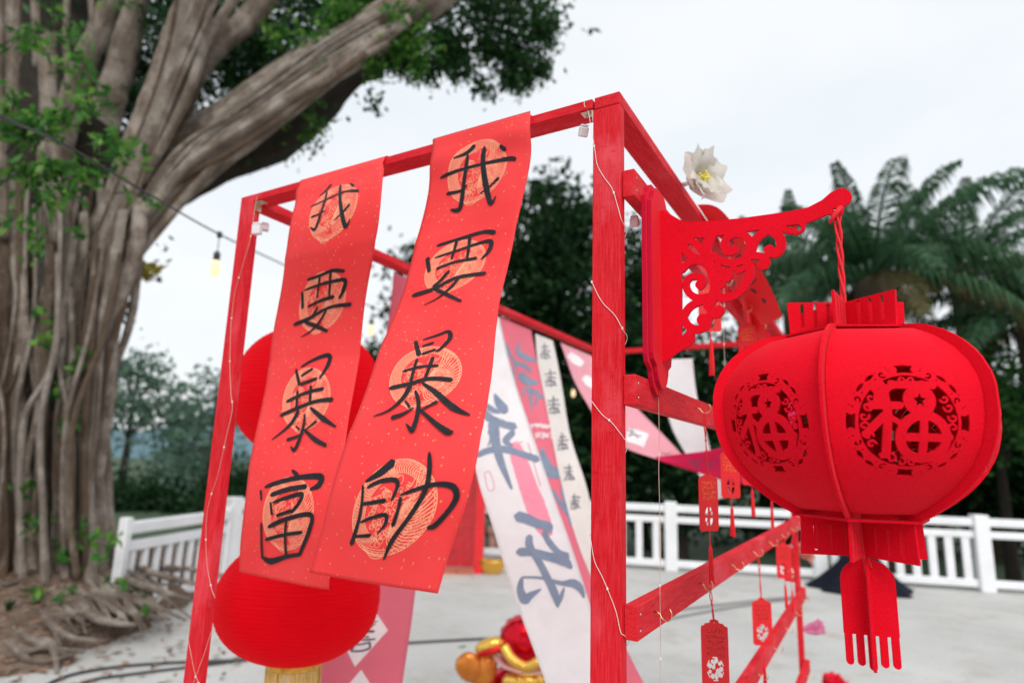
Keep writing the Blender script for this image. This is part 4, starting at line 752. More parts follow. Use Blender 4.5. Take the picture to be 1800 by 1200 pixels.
# steel corner brackets with two screws each
def corner_bracket(x, sgn):
    z = H-.0196; t = .0016; mb = MB()
    xa = x; xb = x-sgn*.024
    mb.box((min(xa, xb), .004, z-t), (max(xa, xb), .022, z), 0)
    mb.box((min(xa, xa-sgn*t), .004, z-.022), (max(xa, xa-sgn*t), .022, z-t), 0)
    br = mb.build('corner_bracket', 'zinc_gold', frame)
    for i, (dx, dy) in enumerate(((.009, .0085), (.016, .017))):
        s = MB(); s.lathe([(.0, -.0028), (.0012, -.0030), (.0030, -.0022), (.0036, 0)], (x-sgn*dx, dy, z-t), 10)
        s.build('screw', 'steel', br, True)
corner_bracket(-.0515, 1); corner_bracket(-WID+.0515, -1)
# brass cup hooks, one part each under the rail that carries it
def hook_mesh():
    pts = [(0, 0, 0), (.008, 0, 0)]+[(.019+.0095*math.cos(a), 0, .0-.0098*math.sin(a)) for a in [PI*.95-i*PI*1.32/12*-1*-1 for i in range(13)]]
    pts = [(0, 0, .001), (.006, 0, .001), (.010, 0, -.001)]
    for i in range(13):
        a = PI*1.05+i*(PI*1.25)/12; pts.append((.0205+.0105*math.cos(a), 0, .001+.0105*math.sin(a)))
    mb = MB(); mb.tube(pts, .0011, 7); mb.lathe([(.0, 0), (.003, 0)], (0, 0, 0), 8)
    me = bpy.data.meshes.new('cup_hook'); me.from_pydata([tuple(v) for v in mb.v], [], mb.f); me.materials.append(MATS['brass'])
    me.polygons.foreach_set('use_smooth', [True]*len(me.polygons)); return me
HOOK = hook_mesh(); HOOKS = {}
for zt, r in RAILS:
    for i in range(8):
        y = .087+.295*i
        if y > DEP-.1: break
        if zt > 0 and y < .3: continue
        o = bpy.data.objects.new('cup_hook', HOOK); COL.objects.link(o); o.parent = frame
        o.matrix_parent_inverse = Matrix.Translation(-frame.location)
        o.location = (.0222, y, EYE+zt-.0215); o.rotation_euler = (0, 0, U_(-.5, .3)); HOOKS[(zt, i)] = Vector((.0222, y, EYE+zt-.0215))
# ------------------------------------------------------------------ the two red calligraphy scrolls on the front beam
def medallion_art():
    """line art of the round gilt print in a unit disc: a scaled body curled on the left, long plumes on the right, curls, waves, a flower"""
    rn = random.Random(11); S = []
    def arc(cx, cy, r, a0, a1, w, n=14, ry=None): S.append(([(cx+r*math.cos(math.radians(a0+(a1-a0)*i/(n-1))), cy+(ry or r)*math.sin(math.radians(a0+(a1-a0)*i/(n-1)))) for i in range(n)], w))
    def curl(cx, cy, r, a0, turn, w, n=16): S.append(([(cx+r*(1-.8*i/(n-1))*math.cos(a0+turn*i/(n-1)), cy+r*(1-.8*i/(n-1))*math.sin(a0+turn*i/(n-1))) for i in range(n)], w))
    for k in range(9):                                          # the curled body, banded
        r = .64+.042*k; arc(0, 0, r, 92+3*k, 262-4*k, .030 if k in (0, 8) else .024, 22)
    for k in range(34):                                         # its scales
        a = math.radians(104+4.4*k); S.append(([(.66*math.cos(a), .66*math.sin(a)), (.8*math.cos(a+.05), .8*math.sin(a+.05)), (.97*math.cos(a), .97*math.sin(a))], .02))
    for k in range(20):                                         # plumes fanning to the right
        t = k/19; a1 = math.radians(-66+132*t); L1 = .98
        p0 = (.12+.1*t, -.32+.3*t); p2 = (L1*math.cos(a1), L1*math.sin(a1)); m = ((p0[0]+p2[0])/2+.10*math.sin(a1), (p0[1]+p2[1])/2-.16*math.cos(a1)-.02)
        S.append(([p0, m, p2], .026)); 
        for q in range(3): S.append(([(m[0]+(p2[0]-m[0])*q/3, m[1]+(p2[1]-m[1])*q/3), (m[0]+(p2[0]-m[0])*(q+.7)/3+.03, m[1]+(p2[1]-m[1])*(q+.6)/3+.05)], .014))
    for k in range(18):                                         # the mane along the top
        a = math.radians(38+4.2*k); S.append(([(.70*math.cos(a), .70*math.sin(a)), (.84*math.cos(a+.09), .84*math.sin(a+.09)), (.98*math.cos(a-.02), .98*math.sin(a-.02))], .03))
    for _ in range(70):                                         # cloud curls through the middle
        a = rn.uniform(0, 6.28); r = .6*math.sqrt(rn.random()); curl(.08+r*math.cos(a), r*math.sin(a), rn.uniform(.06, .13), rn.uniform(0, 6.28), rn.choice((-1, 1))*rn.uniform(4, 7), .019)
    for _ in range(22):
        a = rn.uniform(0, 6.28); r = .55*math.sqrt(rn.random()); x, y = .05+r*math.cos(a), r*math.sin(a); b = rn.uniform(0, 6.28)
        S.append(([(x, y), (x+.12*math.cos(b), y+.12*math.sin(b)), (x+.22*math.cos(b+.9), y+.2*math.sin(b+.9))], .022))
    for k in range(5): arc(-.05, -.72-.05*k, .5-.07*k, 200, 340, .022, 12, .14)
    for k in range(6): arc(-.12+.11*math.cos(k*PI/3), -.66+.10*math.sin(k*PI/3), .07, 0, 360, .017, 9)
    arc(-.12, -.66, .04, 0, 360, .02, 8)
    arc(.0, .0, .985, 0, 360, .022, 60); arc(0, 0, .93, -60, 66, .018, 24)
    for k in range(40):
        a = 2*PI*k/40; S.append(([(.93*math.cos(a), .93*math.sin(a)), (.985*math.cos(a+.08), .985*math.sin(a+.08)), (.93*math.cos(a+.157), .93*math.sin(a+.157))], .018))
    for _ in range(30):
        a = rn.uniform(-1.2, 1.2); r = rn.uniform(.35, .88); curl(r*math.cos(a), r*math.sin(a), rn.uniform(.05, .09), rn.uniform(0, 6.28), rn.choice((-1, 1))*5, .018)
    return [(p, w) for p, w in S]
ART = medallion_art()
def make_scroll(key, label, bow, seed):
    D = SCROLLS[key]; W = D['w']; LN = D['len']; E = [Vector((e[0], e[1], e[2]+EYE)) for e in D['edge']]
    M = 140; C_ = catmull(E, M+1); rs = random.Random(seed); ph = rs.uniform(0, 6)
    def S(x, y, off=0):
        """x: metres from the left edge, y: metres down the sheet"""
        v = max(0, min(1, y/LN))*M; i = min(int(v), M-1); f = v-i; p = C_[i].lerp(C_[i+1], f); d = (C_[i+1]-C_[i]).normalized()
        u = x/W; nrm = Vector((1, 0, 0)).cross(d); nrm = -nrm if nrm.y > 0 else nrm; nrm.normalize()
        k = min(1, y/.12)
        rip = bow*math.sin(PI*u)*k + .004*k*math.sin(9*y/LN+2.2*u+ph) + .0022*k*math.sin(23*y/LN-5*u+ph) + .003*k*math.sin(6*u+ph)*math.sin(5*y/LN)
        rip += .010*math.exp(-((y-.07)/.03)**2)*math.exp(-((u-.15)/.2)**2) + .012*math.exp(-((y-.05)/.025)**2)*math.exp(-((u-.85)/.22)**2)
        for yc, am in ((.27, .0022), (.52, -.002), (.77, .0018)): rip += am*math.exp(-abs(y-yc*LN)/.012)      # soft fold lines
        rip += .006*max(0, y/LN-.93)*14*math.sin(5*u+ph)
        return p+Vector((x, 0, 0))+nrm*(rip+off)
    e = empty('calligraphy_scroll', (C_[0].x+W/2, 0, H), label, 'scroll', 'red calligraphy scrolls on the front beam')
    nu, nv = 26, 110; vs = []; uv = []
    # the flap folded over the beam, then the hanging sheet
    for j, (yy, zz) in enumerate(((.0482, H-.013), (.0478, H-.006), (.044, H+.0025), (.022, H+.003), (.003, H+.0032))):
        for i in range(nu+1): vs.append(Vector((C_[0].x+W*i/nu, yy, zz))); uv.append((W*i/nu, -.09+.02*j))
    for j in range(nv+1):
        for i in range(nu+1):
            p = S(W*i/nu, LN*j/nv)
            if j == 0: p = Vector((C_[0].x+W*i/nu, -.0035, H-.001))
            vs.append(p); uv.append((W*i/nu, LN*j/nv))
    fs = [(j*(nu+1)+i, (j+1)*(nu+1)+i, (j+1)*(nu+1)+i+1, j*(nu+1)+i+1) for j in range(nv+5) for i in range(nu)]
    sh = mesh('sheet', vs, fs, 'scroll_paper', e, True, uv)
    md = sh.modifiers.new('thickness', 'SOLIDIFY'); md.thickness = .0005; md.offset = 0
    RM = .0655 if key == 'R' else .070
    for cx, cy in D['med']:
        mb = MB(); 
        for p, w_ in ART:
            q = [(cx/1000+a*RM, cy/1000-b*RM) for a, b in p]; ribbon(mb, q, [w_*RM*.78]*len(q), lambda x, y: S(x, y, .0007), .004, False, .15)
        mb.build('medallion', 'gold_print', e)
    for nm, st in D['chars'].items():
        mb = MB()
        for n_, s_ in enumerate(st):
            off = .0012+.00012*n_
            ribbon(mb, [(a/1000, b/1000) for a, b, c in s_], [c/1000*1.26 for a, b, c in s_], lambda x, y, off=off: S(x, y, off), .0025, True, .05)
        mb.build('ink_character', 'ink', e)
make_scroll('R', 'wider red scroll nearest the front post, last character a two-part general sign', .008, 3)
make_scroll('L', 'red scroll hung farther left on the beam, last character a box-grid wealth sign', .006, 5)
# ------------------------------------------------------------------ felt wall bracket on the side rails
YB = .105                                                   # plane of the bracket arm
bracket = empty('felt_bracket', (.03, YB, EYE+.14), 'red felt wall bracket with scrolled arm fixed to the side rails by the front post', 'bracket')
def zp(px, py): p = on_y(px, py, YB); return (p.x, p.z)
def arm():
    F = Field(.02, .36, EYE+.15, EYE+.46, .0009)
    P = lambda *q: [zp(1180+x/4, 340+y/4) for x, y in q]
    S4 = FPX/.985*4                                          # zoomed pixels to metres at the arm
    body = [(1152, 374), (1158, 372), (1168, 371), (1180, 378), (1195, 387), (1207, 391), (1240, 390), (1300, 385), (1345, 379), (1380, 374), (1420, 366), (1445, 353), (1460, 340), (1473, 333), (1485, 332), (1495, 339), (1498, 348), (1494, 357), (1484, 364), (1462, 368), (1470, 373), (1484, 367), (1482, 376), (1474, 382), (1466, 381), (1456, 377), (1440, 384), (1415, 394), (1366, 399), (1336, 404), (1300, 410), (1262, 415), (1240, 418), (1212, 419), (1199, 432), (1199, 590), (1203, 600), (1214, 588), (1221, 585), (1222, 598), (1214, 608), (1203, 613), (1190, 621), (1177, 632), (1165, 637), (1152, 636)]
    F.poly([zp(*q) for q in body])
    def st(pts, w_): F.path([(v.x, v.y) for v in catmull([(*p, 0) for p in P(*pts)], len(pts)*5)], w_/S4)
    def ball(x, y, r): q = P((x, y))[0]; F.disc(q[0], q[1], r/S4)
    st([(560, 420), (580, 350), (630, 290), (690, 262), (745, 290), (772, 340), (765, 395), (725, 425), (690, 410)], 66); ball(690, 396, 35)
    st([(530, 440), (600, 440), (655, 455), (672, 490)], 54); ball(648, 500, 40)
    st([(560, 400), (552, 340), (510, 295), (450, 285), (395, 315), (376, 365), (398, 412), (438, 405)], 58); ball(440, 396, 30)
    st([(300, 440), (350, 475), (420, 492), (500, 475), (560, 425), (575, 380)], 54)
    st([(285, 300), (252, 370), (252, 450), (285, 540), (312, 620), (305, 700), (262, 790)], 76)
    st([(310, 725), (390, 735), (470, 700), (535, 620), (555, 540), (530, 470)], 58)
    ball(385, 575, 54); st([(320, 500), (350, 540), (385, 575)], 40); st([(440, 520), (470, 548), (505, 530), (540, 490)], 36); st([(330, 660), (365, 640)], 44)
    st([(300, 715), (200, 738), (130, 705), (104, 640), (135, 592), (195, 588), (224, 622), (205, 655)], 54); ball(203, 642, 34)
    st([(78, 535), (130, 485), (205, 475), (260, 510)], 58)
    st([(92, 375), (108, 410), (155, 448), (215, 470)], 58); st([(70, 345), (140, 338), (195, 375), (232, 425)], 54)
    st([(285, 740), (268, 800), (295, 850), (330, 850)], 56); ball(338, 825, 40)
    st([(80, 880), (130, 800), (215, 755), (280, 735)], 58)
    st([(85, 880), (118, 930), (180, 958), (245, 930), (262, 870)], 62); ball(225, 890, 46); ball(232, 928, 34)
    st([(150, 960), (120, 990), (88, 1030)], 50)
    st([(740, 215), (800, 255), (850, 265), (890, 250)], 46); st([(880, 275), (915, 255), (925, 220)], 40)
    q = zp(1404, 402); F.disc(q[0], q[1], .0042, True)
    Pn, T = F.tris(.00022, None)
    return thick_sheet('scrolled_arm', Pn, T, lambda x, y, h: Vector((x, YB-h, y)), .0065, ['felt_red', 'felt_edge'], bracket)
arm()
def plate(name, x0, x1, y0, y1, z0, z1, nib):
    """felt wall plate in the y-z plane with an ogee foot and rounded head"""
    yc = (y0+y1)/2; hw = (y1-y0)/2; F = Field(y0-.01, y1+.01, z0-.01, z1+.01, .0008)
    half = [(hw, z0+nib*1.55), (hw*.93, z0+nib*1.25), (hw*.72, z0+nib*1.08), (hw*.62, z0+nib), (hw*.58, z0+nib*.72), (hw*.44, z0+nib*.32), (hw*.22, z0+nib*.06), (0, z0)]
    top = [(0, z1), (hw*.45, z1-.001), (hw*.66, z1-.010), (hw*.74, z1-.022), (hw*.86, z1-.030), (hw, z1-.034)]
    P = [(yc+a, b) for a, b in top]+[(yc+a, b) for a, b in half]+[(yc-a, b) for a, b in reversed(half)]+[(yc-a, b) for a, b in reversed(top)]
    F.poly(P); Pn, T = F.tris(.0002)
    return thick_sheet(name, Pn, T, lambda x, y, h: Vector(((x0+x1)/2+h, x, y)), x1-x0, ['felt_red', 'felt_edge'], bracket)
plate('back_plate', .0222, .0295, .043, .168, EYE+.118, EYE+.492, .040)
plate('front_plate', .0301, .0368, .051, .160, EYE+.130, EYE+.485, .036)
# ------------------------------------------------------------------ the felt lantern hanging from the arm
LX, LY = .316, .105; LC = Vector((LX, LY, EYE))
felt_lantern = empty('felt_lantern', (LX, LY, EYE+.395), 'big red felt lantern with cut-out round fortune signs, hung from the scrolled bracket', 'lantern')
view_az = math.atan2(CAM.y-LY, CAM.x-LX)
FIN0 = view_az-math.radians(9.5)
RB = .194; ZT, ZB = .203, -.064; ZW = .097; ZM = (ZT+ZB)/2; HZ = (ZT-ZB)/2; RS = .077
def r_out(z):
    if z > ZW: return RS+(RB-RS)*max(0, 1-((z-ZW)/(ZT-ZW))**2)**.55 if z < ZT else RS
    t = min(1, (ZW-z)/(ZW-ZB)); return RS+(RB-RS)*(1-t**2.6)**.94
def fin_sheet():
    F = Field(0, RB+.01, -.125, .265, .0016)
    zs = np.linspace(ZB, ZT, 60); P = [(.001, ZB), *[(r_out(z), z) for z in zs], (.001, ZT)]
    F.poly(P)
    F.poly([(.001, ZT-.01), (RS, ZT-.01), (RS+.003, .252), (.001, .252)]); F.poly([(.001, ZB+.01), (RS, ZB+.01), (RS+.003, -.114), (.001, -.114)])
    inner = [(r_out(z)*.62, ZM+(z-ZM)*.74) for z in zs]; F.poly([(.022, ZM-HZ*.74), *inner, (.022, ZM+HZ*.74)], True)   # the plate is hollowed inside
    for k in range(3):
        x = .022+k*.0185; F.path([(x, .2155), (x, .247)], .0055, True); F.path([(x, -.076), (x, -.106)], .0055, True)
    return F.tris(.0005)
fP, fT = fin_sheet()
for k in range(6):
    a = FIN0+k*PI/3; d = Vector((math.cos(a), math.sin(a), 0)); n = Vector((-d.y, d.x, 0))
    thick_sheet('fin', fP, fT, lambda x, y, h: LC+d*(x+.0024)+n*h+Vector((0, 0, y)), .0036, 'felt_red', felt_lantern)
# curved panels between the fins, the round sign cut right through
def r_pan(z): return r_out(z)-.013-.012*abs((z-ZM)/HZ)**3
PZT, PZB = ZT-.012, ZB+.013
_zs = np.linspace(PZB, PZT, 200); _rs = np.array([r_pan(z) for z in _zs])*math.cos(PI/6)
_sl = np.concatenate([[0], np.cumsum(np.hypot(np.diff(_zs), np.diff(_rs)))]); _sl -= _sl[-1]/2
def panel_field():
    s0 = _sl[-1]; F = Field(-.11, .11, -s0-.003, s0+.003, .0009)
    half = [(r_pan(z)*.5-.0022, s) for z, s in zip(_zs[::4], _sl[::4])]
    half.append((r_pan(_zs[-1])*.5-.0022, s0)); F.poly([(a, b) for a, b in half]+[(-a, b) for a, b in reversed(half)])
    RM = .069; cy = np.interp(.062, _zs, _sl)
    G = Field(-.11, .11, -s0-.003, s0+.003, .0009)          # what stays red inside the cut circle
    m = lambda x, y: (x*RM, cy+y*RM)
    zm = lambda X, Y: m((X-655)/590, (620-Y)/515)
    def st(pts, w_, cm=True): 
        q = [zm(*p) for p in pts]; q = [(v.x, v.y) for v in catmull([(*p, 0) for p in q], max(3, len(q)*4))] if cm and len(q) > 2 else q; G.path(q, w_*.80/560*RM)
    def ds(X, Y, r): q = zm(X, Y); G.disc(q[0], q[1], r/560*RM)
    # left radical: star head, bar, stem and two arms
    def star(X, Y, r, r2, cut=False, rot=PI/2):
        q = [zm(X+(r if i % 2 == 0 else r2)*math.cos(rot+i*PI/5), Y-(r if i % 2 == 0 else r2)*math.sin(rot+i*PI/5)) for i in range(10)]; G.poly(q, cut)
    star(405, 345, 135, 72); st([(400, 330), (415, 450)], 130, False)
    st([(305, 478), (565, 478)], 92, False); st([(450, 500), (450, 920)], 98, False)
    st([(415, 575), (250, 735)], 92, False); st([(470, 575), (575, 640)], 60, False)
    # right side: bar, mouth with a star, ringed field
    st([(520, 292), (905, 292)], 92, False); ds(760, 430, 150); star(760, 430, 70, 30, True)
    ds(790, 755, 255); ds(790, 755, 168, ) if False else None
    q = zm(790, 755); G.disc(q[0], q[1], 168/560*RM, True)
    st([(790, 560), (790, 960)], 92, False); st([(600, 755), (980, 755)], 92, False)
    # the border: lacy rim of curls, eyes and beads with four dark gaps
    W2 = lambda x: x*RM
    pol = lambda r, a: m(r*math.cos(a), r*math.sin(a))
    arc = lambda r, a0, a1, n_=12: [pol(r if not hasattr(r, '__len__') else r[0]+(r[1]-r[0])*i/(n_-1), a0+(a1-a0)*i/(n_-1)) for i in range(n_)]
    for k in range(4):
        c = k*PI/2+PI/2; G.path(arc(.93, c+.21, c+PI/2-.21, 20), W2(.16))
    G.path(arc(.83, 0, 2*PI, 73), W2(.050))
    def curl(r, a, rad, turn, s, w_, cut=False):
        pts = []
        for i in range(14):
            t_ = i/13; rr = rad*(1-.75*t_); an = a+s*(PI*.9)+s*turn*t_; pts.append(m(r*math.cos(a)+rr*math.cos(an), r*math.sin(a)+rr*math.sin(an)))
        G.path(pts, W2(w_), cut)
    for k in range(4):
        for s in (-1, 1):
            c = k*PI/2+PI/2
            for off, r, rad in ((.12, .72, .085), (.38, .70, .09), (.60, .715, .08)): curl(r, c+s*off, rad, 5.4, s, .034)
            G.path(arc(.955, c+s*.56, c+s*.76, 8), [W2(x) for x in (.015, .04, .06, .07, .07, .06, .04, .015)], True)      # long slit at the rim
            curl(.90, c+s*.43, .066, 4.6, -s, .032, True)                                                              # eye
            for aa, r, q_ in ((.27, .935, .026), (.30, .985, .014), (.52, .975, .014), (.60, .875, .016)): q = pol(r, c+s*aa); G.disc(q[0], q[1], W2(q_), True)
            q = pol(.90, c+s*.20); G.disc(q[0], q[1], W2(.045))
            q = pol(.965, c+s*.235); G.disc(q[0], q[1], W2(.05))
    q = m(0, 0); C0 = RM-np.hypot(G.X-q[0], G.Y-q[1])         # inside the circle keep only G
    F.F = np.minimum(F.F, np.maximum(-C0, G.F))
    return F.tris(.00035, .008)
pP, pT = panel_field()
for k in range(6):
    a0 = FIN0+k*PI/3; am = a0+PI/6; d = Vector((math.cos(am), math.sin(am), 0)); n = Vector((-d.y, d.x, 0))
    def fn(x, y, h):
        z = float(np.interp(y, _sl, _zs)); r = float(np.interp(y, _sl, _rs)); hwd = max(.02, r_pan(z)*.5); s = max(-1, min(1, x/hwd))
        dz = (r_pan(z+.004)-r_pan(z-.004))/.008 if PZB < z < PZT else 0
        nv = Vector((d.x, d.y, -dz)).normalized()
        return LC+d*(r+.013*(1-s*s)*(1-.5*abs((z-ZM)/HZ)**2))+n*x+Vector((0, 0, z))+nv*h
    thick_sheet('panel', pP, pT, fn, .0032, 'felt_red', felt_lantern, smooth=False)
for zc, r0, nm in ((ZT-.003, .088, 'top_disc'), (ZB+.0035, .091, 'bottom_disc')):
    F = Field(-.11, .11, -.11, .11, .002); F.poly([(r0*math.cos(FIN0+k*PI/3), r0*math.sin(FIN0+k*PI/3)) for k in range(6)]); F.disc(0, 0, .06, True)
    P_, T_ = F.tris(.0004); thick_sheet(nm, P_, T_, lambda x, y, h: LC+Vector((x, y, zc+h)), .003, 'felt_red', felt_lantern)
# cord and knotted top
mb = MB()
for i in range(3):
    ph = i*2.1; pts = [Vector((LX+.004*math.cos(ph+9*t)*(1-.5*t)-.001, LY+.003*math.sin(ph+9*t), EYE+.395-.155*t)) for t in np.linspace(0, 1, 26)]
    mb.tube(pts, [.0026-.0008*abs(math.sin(5*t+i)) for t in np.linspace(0, 1, 26)], 6)
mb.tube([(LX-.012, LY-.006, EYE+.378), (LX-.006, LY-.007, EYE+.388), (LX+.002, LY-.006, EYE+.398), (LX+.006, LY, EYE+.405), (LX+.002, LY+.006, EYE+.398), (LX-.004, LY+.004, EYE+.385)], [.002, .0035, .0045, .004, .004, .002], 6)
mb.build('hanging_cord', 'red_cord', felt_lantern, True)
mb = MB(); mb.tube([(LX+.002, LY, EYE-.07), (LX, LY-.002, EYE-.10), (LX+.002, LY-.003, EYE-.125), (LX+.001, LY, EYE-.14)], [.003, .0028, .003, .002], 6)
mb.tube([(LX+.004, LY, EYE-.1), (LX+.006, LY-.002, EYE-.118), (LX+.009, LY-.003, EYE-.128)], .0022, 6); mb.build('pendant_cord', 'red_cord', felt_lantern, True)
# pendant: two crossed felt tabs, round shoulders, combed foot
F = Field(-.045, .045, -.275, -.11, .0008)
F.poly([(-.034, -.15), (-.034, -.222), (.034, -.222), (.034, -.15)]); F.disc(0, -.152, .034, ry=.030)
for k in range(5): x = -.0285+k*.01425; F.path([(x, -.215), (x, -.257 if k != 2 else -.262)], .0095)
for k in range(4): x = -.0213+k*.01425; F.path([(x, -.2285), (x, -.27)], .0046, True)
tP, tT = F.tris(.00025)
for a in (view_az+PI/2+.22, view_az+.05):
    d = Vector((math.cos(a), math.sin(a), 0)); n = Vector((-d.y, d.x, 0))
    thick_sheet('pendant', tP, tT, lambda x, y, h: LC+d*x+n*h+Vector((.003, 0, y+.006)), .0038, 'felt_red', felt_lantern)
# ------------------------------------------------------------------ two round paper lanterns inside the frame
def lantern_paper():
    m, t, b = node_mat('lantern_cloth'); c = N(t, 'ShaderNodeTexCoord')
    mp = N(t, 'ShaderNodeMapping'); mp.inputs['Scale'].default_value = (1, 1, 60); L(t, c.outputs['Object'], mp.inputs[0])
    n = N(t, 'ShaderNodeTexNoise', Scale=9.0, Detail=4.0); L(t, mp.outputs[0], n.inputs['Vector'])
    n2 = N(t, 'ShaderNodeTexNoise', Scale=7.0, Detail=2.0); L(t, c.outputs['Object'], n2.inputs['Vector'])
    col = mixc(t, ramp(t, n2.outputs['Fac'], .35, .7), ramp(t, n.outputs['Fac'], .3, .7, (.88, .0, .012), (.97, .003, .026)), (.93, .001, .018)); L(t, col, b.inputs['Base Color'])
    b.inputs['Roughness'].default_value = .6; b.inputs['Specular IOR Level'].default_value = .15
    bump(t, b, n.outputs['Fac'], .3, .002)
    tr = N(t, 'ShaderNodeBsdfTranslucent'); L(t, col, tr.inputs['Color']); ms = N(t, 'ShaderNodeMixShader'); ms.inputs[0].default_value = .6
    L(t, b.outputs[0], ms.inputs[1]); L(t, tr.outputs[0], ms.inputs[2]); L(t, ms.outputs[0], t.nodes['Material Output'].inputs['Surface'])
lantern_paper()
plain('gold_braid', (.70, .40, .06), .4, .3, 90, metal=.4)
plain('gold_thread', (.86, .62, .22), .6, .25, 200, trans=.2)
def paper_lantern(c, r, hz, label, ribs, seed):
    rs = random.Random(seed); top = Vector(c)+Vector((0, 0, hz))
    e = empty('paper_lantern', top, label, 'lantern', 'round red lanterns hung in the frame'); n = 64; prof = []
    K = ribs*4
    for i in range(K+1):
        t = -1+2*i/K; th = math.acos(max(-1, min(1, t))) if False else PI*(1-i/K); th = .28+(PI-.56)*(1-i/K)
        rr = r*math.sin(th)**.86; z = -hz*math.cos(th)/math.cos(.28); puff = .0016*abs(math.sin(PI*i/4))
        prof.append((rr+puff, -z*-1))
    prof = sorted(prof, key=lambda q: q[1]); mb = MB(); mb.lathe(prof, c, n)
    for i, v in enumerate(mb.v):                                # cloth pulled slightly out of round, seams and dents
        d = v-Vector(c); a = math.atan2(d.y, d.x); k = 1+.012*math.sin(3*a+seed)+.008*math.sin(7*a+5*d.z/r)+.004*rs.uniform(-1, 1); v.x = c[0]+d.x*k; v.y = c[1]+d.y*k
    mb.build('shade', 'lantern_cloth', e, True)
    rt = prof[0][0]; z0 = c[2]+prof[0][1]; z1 = c[2]+prof[-1][1]
    for nm, z, s in (('lower_collar', z0, -1), ('upper_collar', z1, 1)):
        m2 = MB(); m2.lathe([(rt*.98, z-s*.004), (rt*1.03, z+s*.004), (rt*1.03, z+s*.014), (rt*.97, z+s*.016), (rt*.90, z+s*.016)] if s > 0 else [(rt*.90, z-.016), (rt*.97, z-.016), (rt*1.03, z-.014), (rt*1.03, z-.004), (rt*.98, z+.004)], (c[0], c[1], 0), 32)
        m2.build(nm, 'gold_braid', e, True)
    m3 = MB()                                                   # fringe below
    for i in range(120):
        a = 2*PI*i/120+rs.uniform(-.02, .02); q = rt*rs.uniform(.9, 1.0); L0 = rs.uniform(.15, .17)
        p0 = Vector((c[0]+q*math.cos(a), c[1]+q*math.sin(a), z0-.012)); m3.tube([p0, p0+Vector((rs.uniform(-.006, .006), rs.uniform(-.006, .006), -L0*.5)), p0+Vector((rs.uniform(-.012, .012), rs.uniform(-.012, .012), -L0))], [.0022, .002, .0014], 4)
    if 'lower' in label: m3.build('fringe', 'gold_thread', e)
    m4 = MB(); m4.tube([(c[0], c[1], z1), (c[0], c[1], z1+.06)], .0015, 5); 
    for a in (0, PI/2): m4.tube([(c[0]-rt*math.cos(a), c[1]-rt*math.sin(a), z1+.006), (c[0]+rt*math.cos(a), c[1]+rt*math.sin(a), z1+.006)], .0012, 5)
    m4.build('hanger', 'steel', e)
cA = at(543, 690, 1.92); cB = at(528, 1050, 1.66)
paper_lantern(tuple(cA), .2165, .195, 'upper round red lantern half hidden behind the left scroll', 40, 1)
paper_lantern(tuple(cB), .2105, .152, 'lower round red lantern with gold fringe, below the scrolls', 40, 2)
m = MB(); m.tube([(cA.x, cA.y, cA.z+.25), (cA.x, cA.y, H-.005)], .0012, 5); 
tag(m.build('hanging_string', 'red_cord'), 'thin red string holding the upper round lantern', 'string')
m = MB(); m.tube([(cB.x, cB.y, cB.z+.21), (cB.x, cB.y, H-.005)], .0012, 5)
tag(m.build('hanging_string', 'red_cord'), 'thin red string holding the lower round lantern', 'string')
# ------------------------------------------------------------------ cloth banners blowing off the beams
plain('cloth_white', (.93, .925, .935), .85, .03, 20, trans=.42)
plain('cloth_cream', (.90, .88, .85), .85, .03, 20, trans=.42)
plain('cloth_pink', (.88, .25, .34), .8, .05, 6, trans=.42)
plain('cloth_palepink', (.88, .48, .55), .8, .05, 6, trans=.42)
plain('cloth_magenta', (.72, .008, .10), .8, .05, 8, trans=.3)
plain('cloth_red', (.86, .02, .03), .7, .05, 8, trans=.3)
plain('print_blue', (.20, .25, .345), .8, .12, 30)
plain('print_navy', (.06, .07, .12), .8, .12, 30)
plain('print_pink', (.80, .26, .36), .8, .08, 30)
plain('print_white', (.80, .74, .76), .8, .05, 30)
plain('print_rose', (.70, .40, .46), .8, .08, 30)
plain('print_black', (.03, .022, .03), .7, .2, 30)
def pix(P):
    d = P-CAM; z = d.dot(cf); return 900+FPX*d.dot(cr)/z, 600-FPX*d.dot(cu)/z
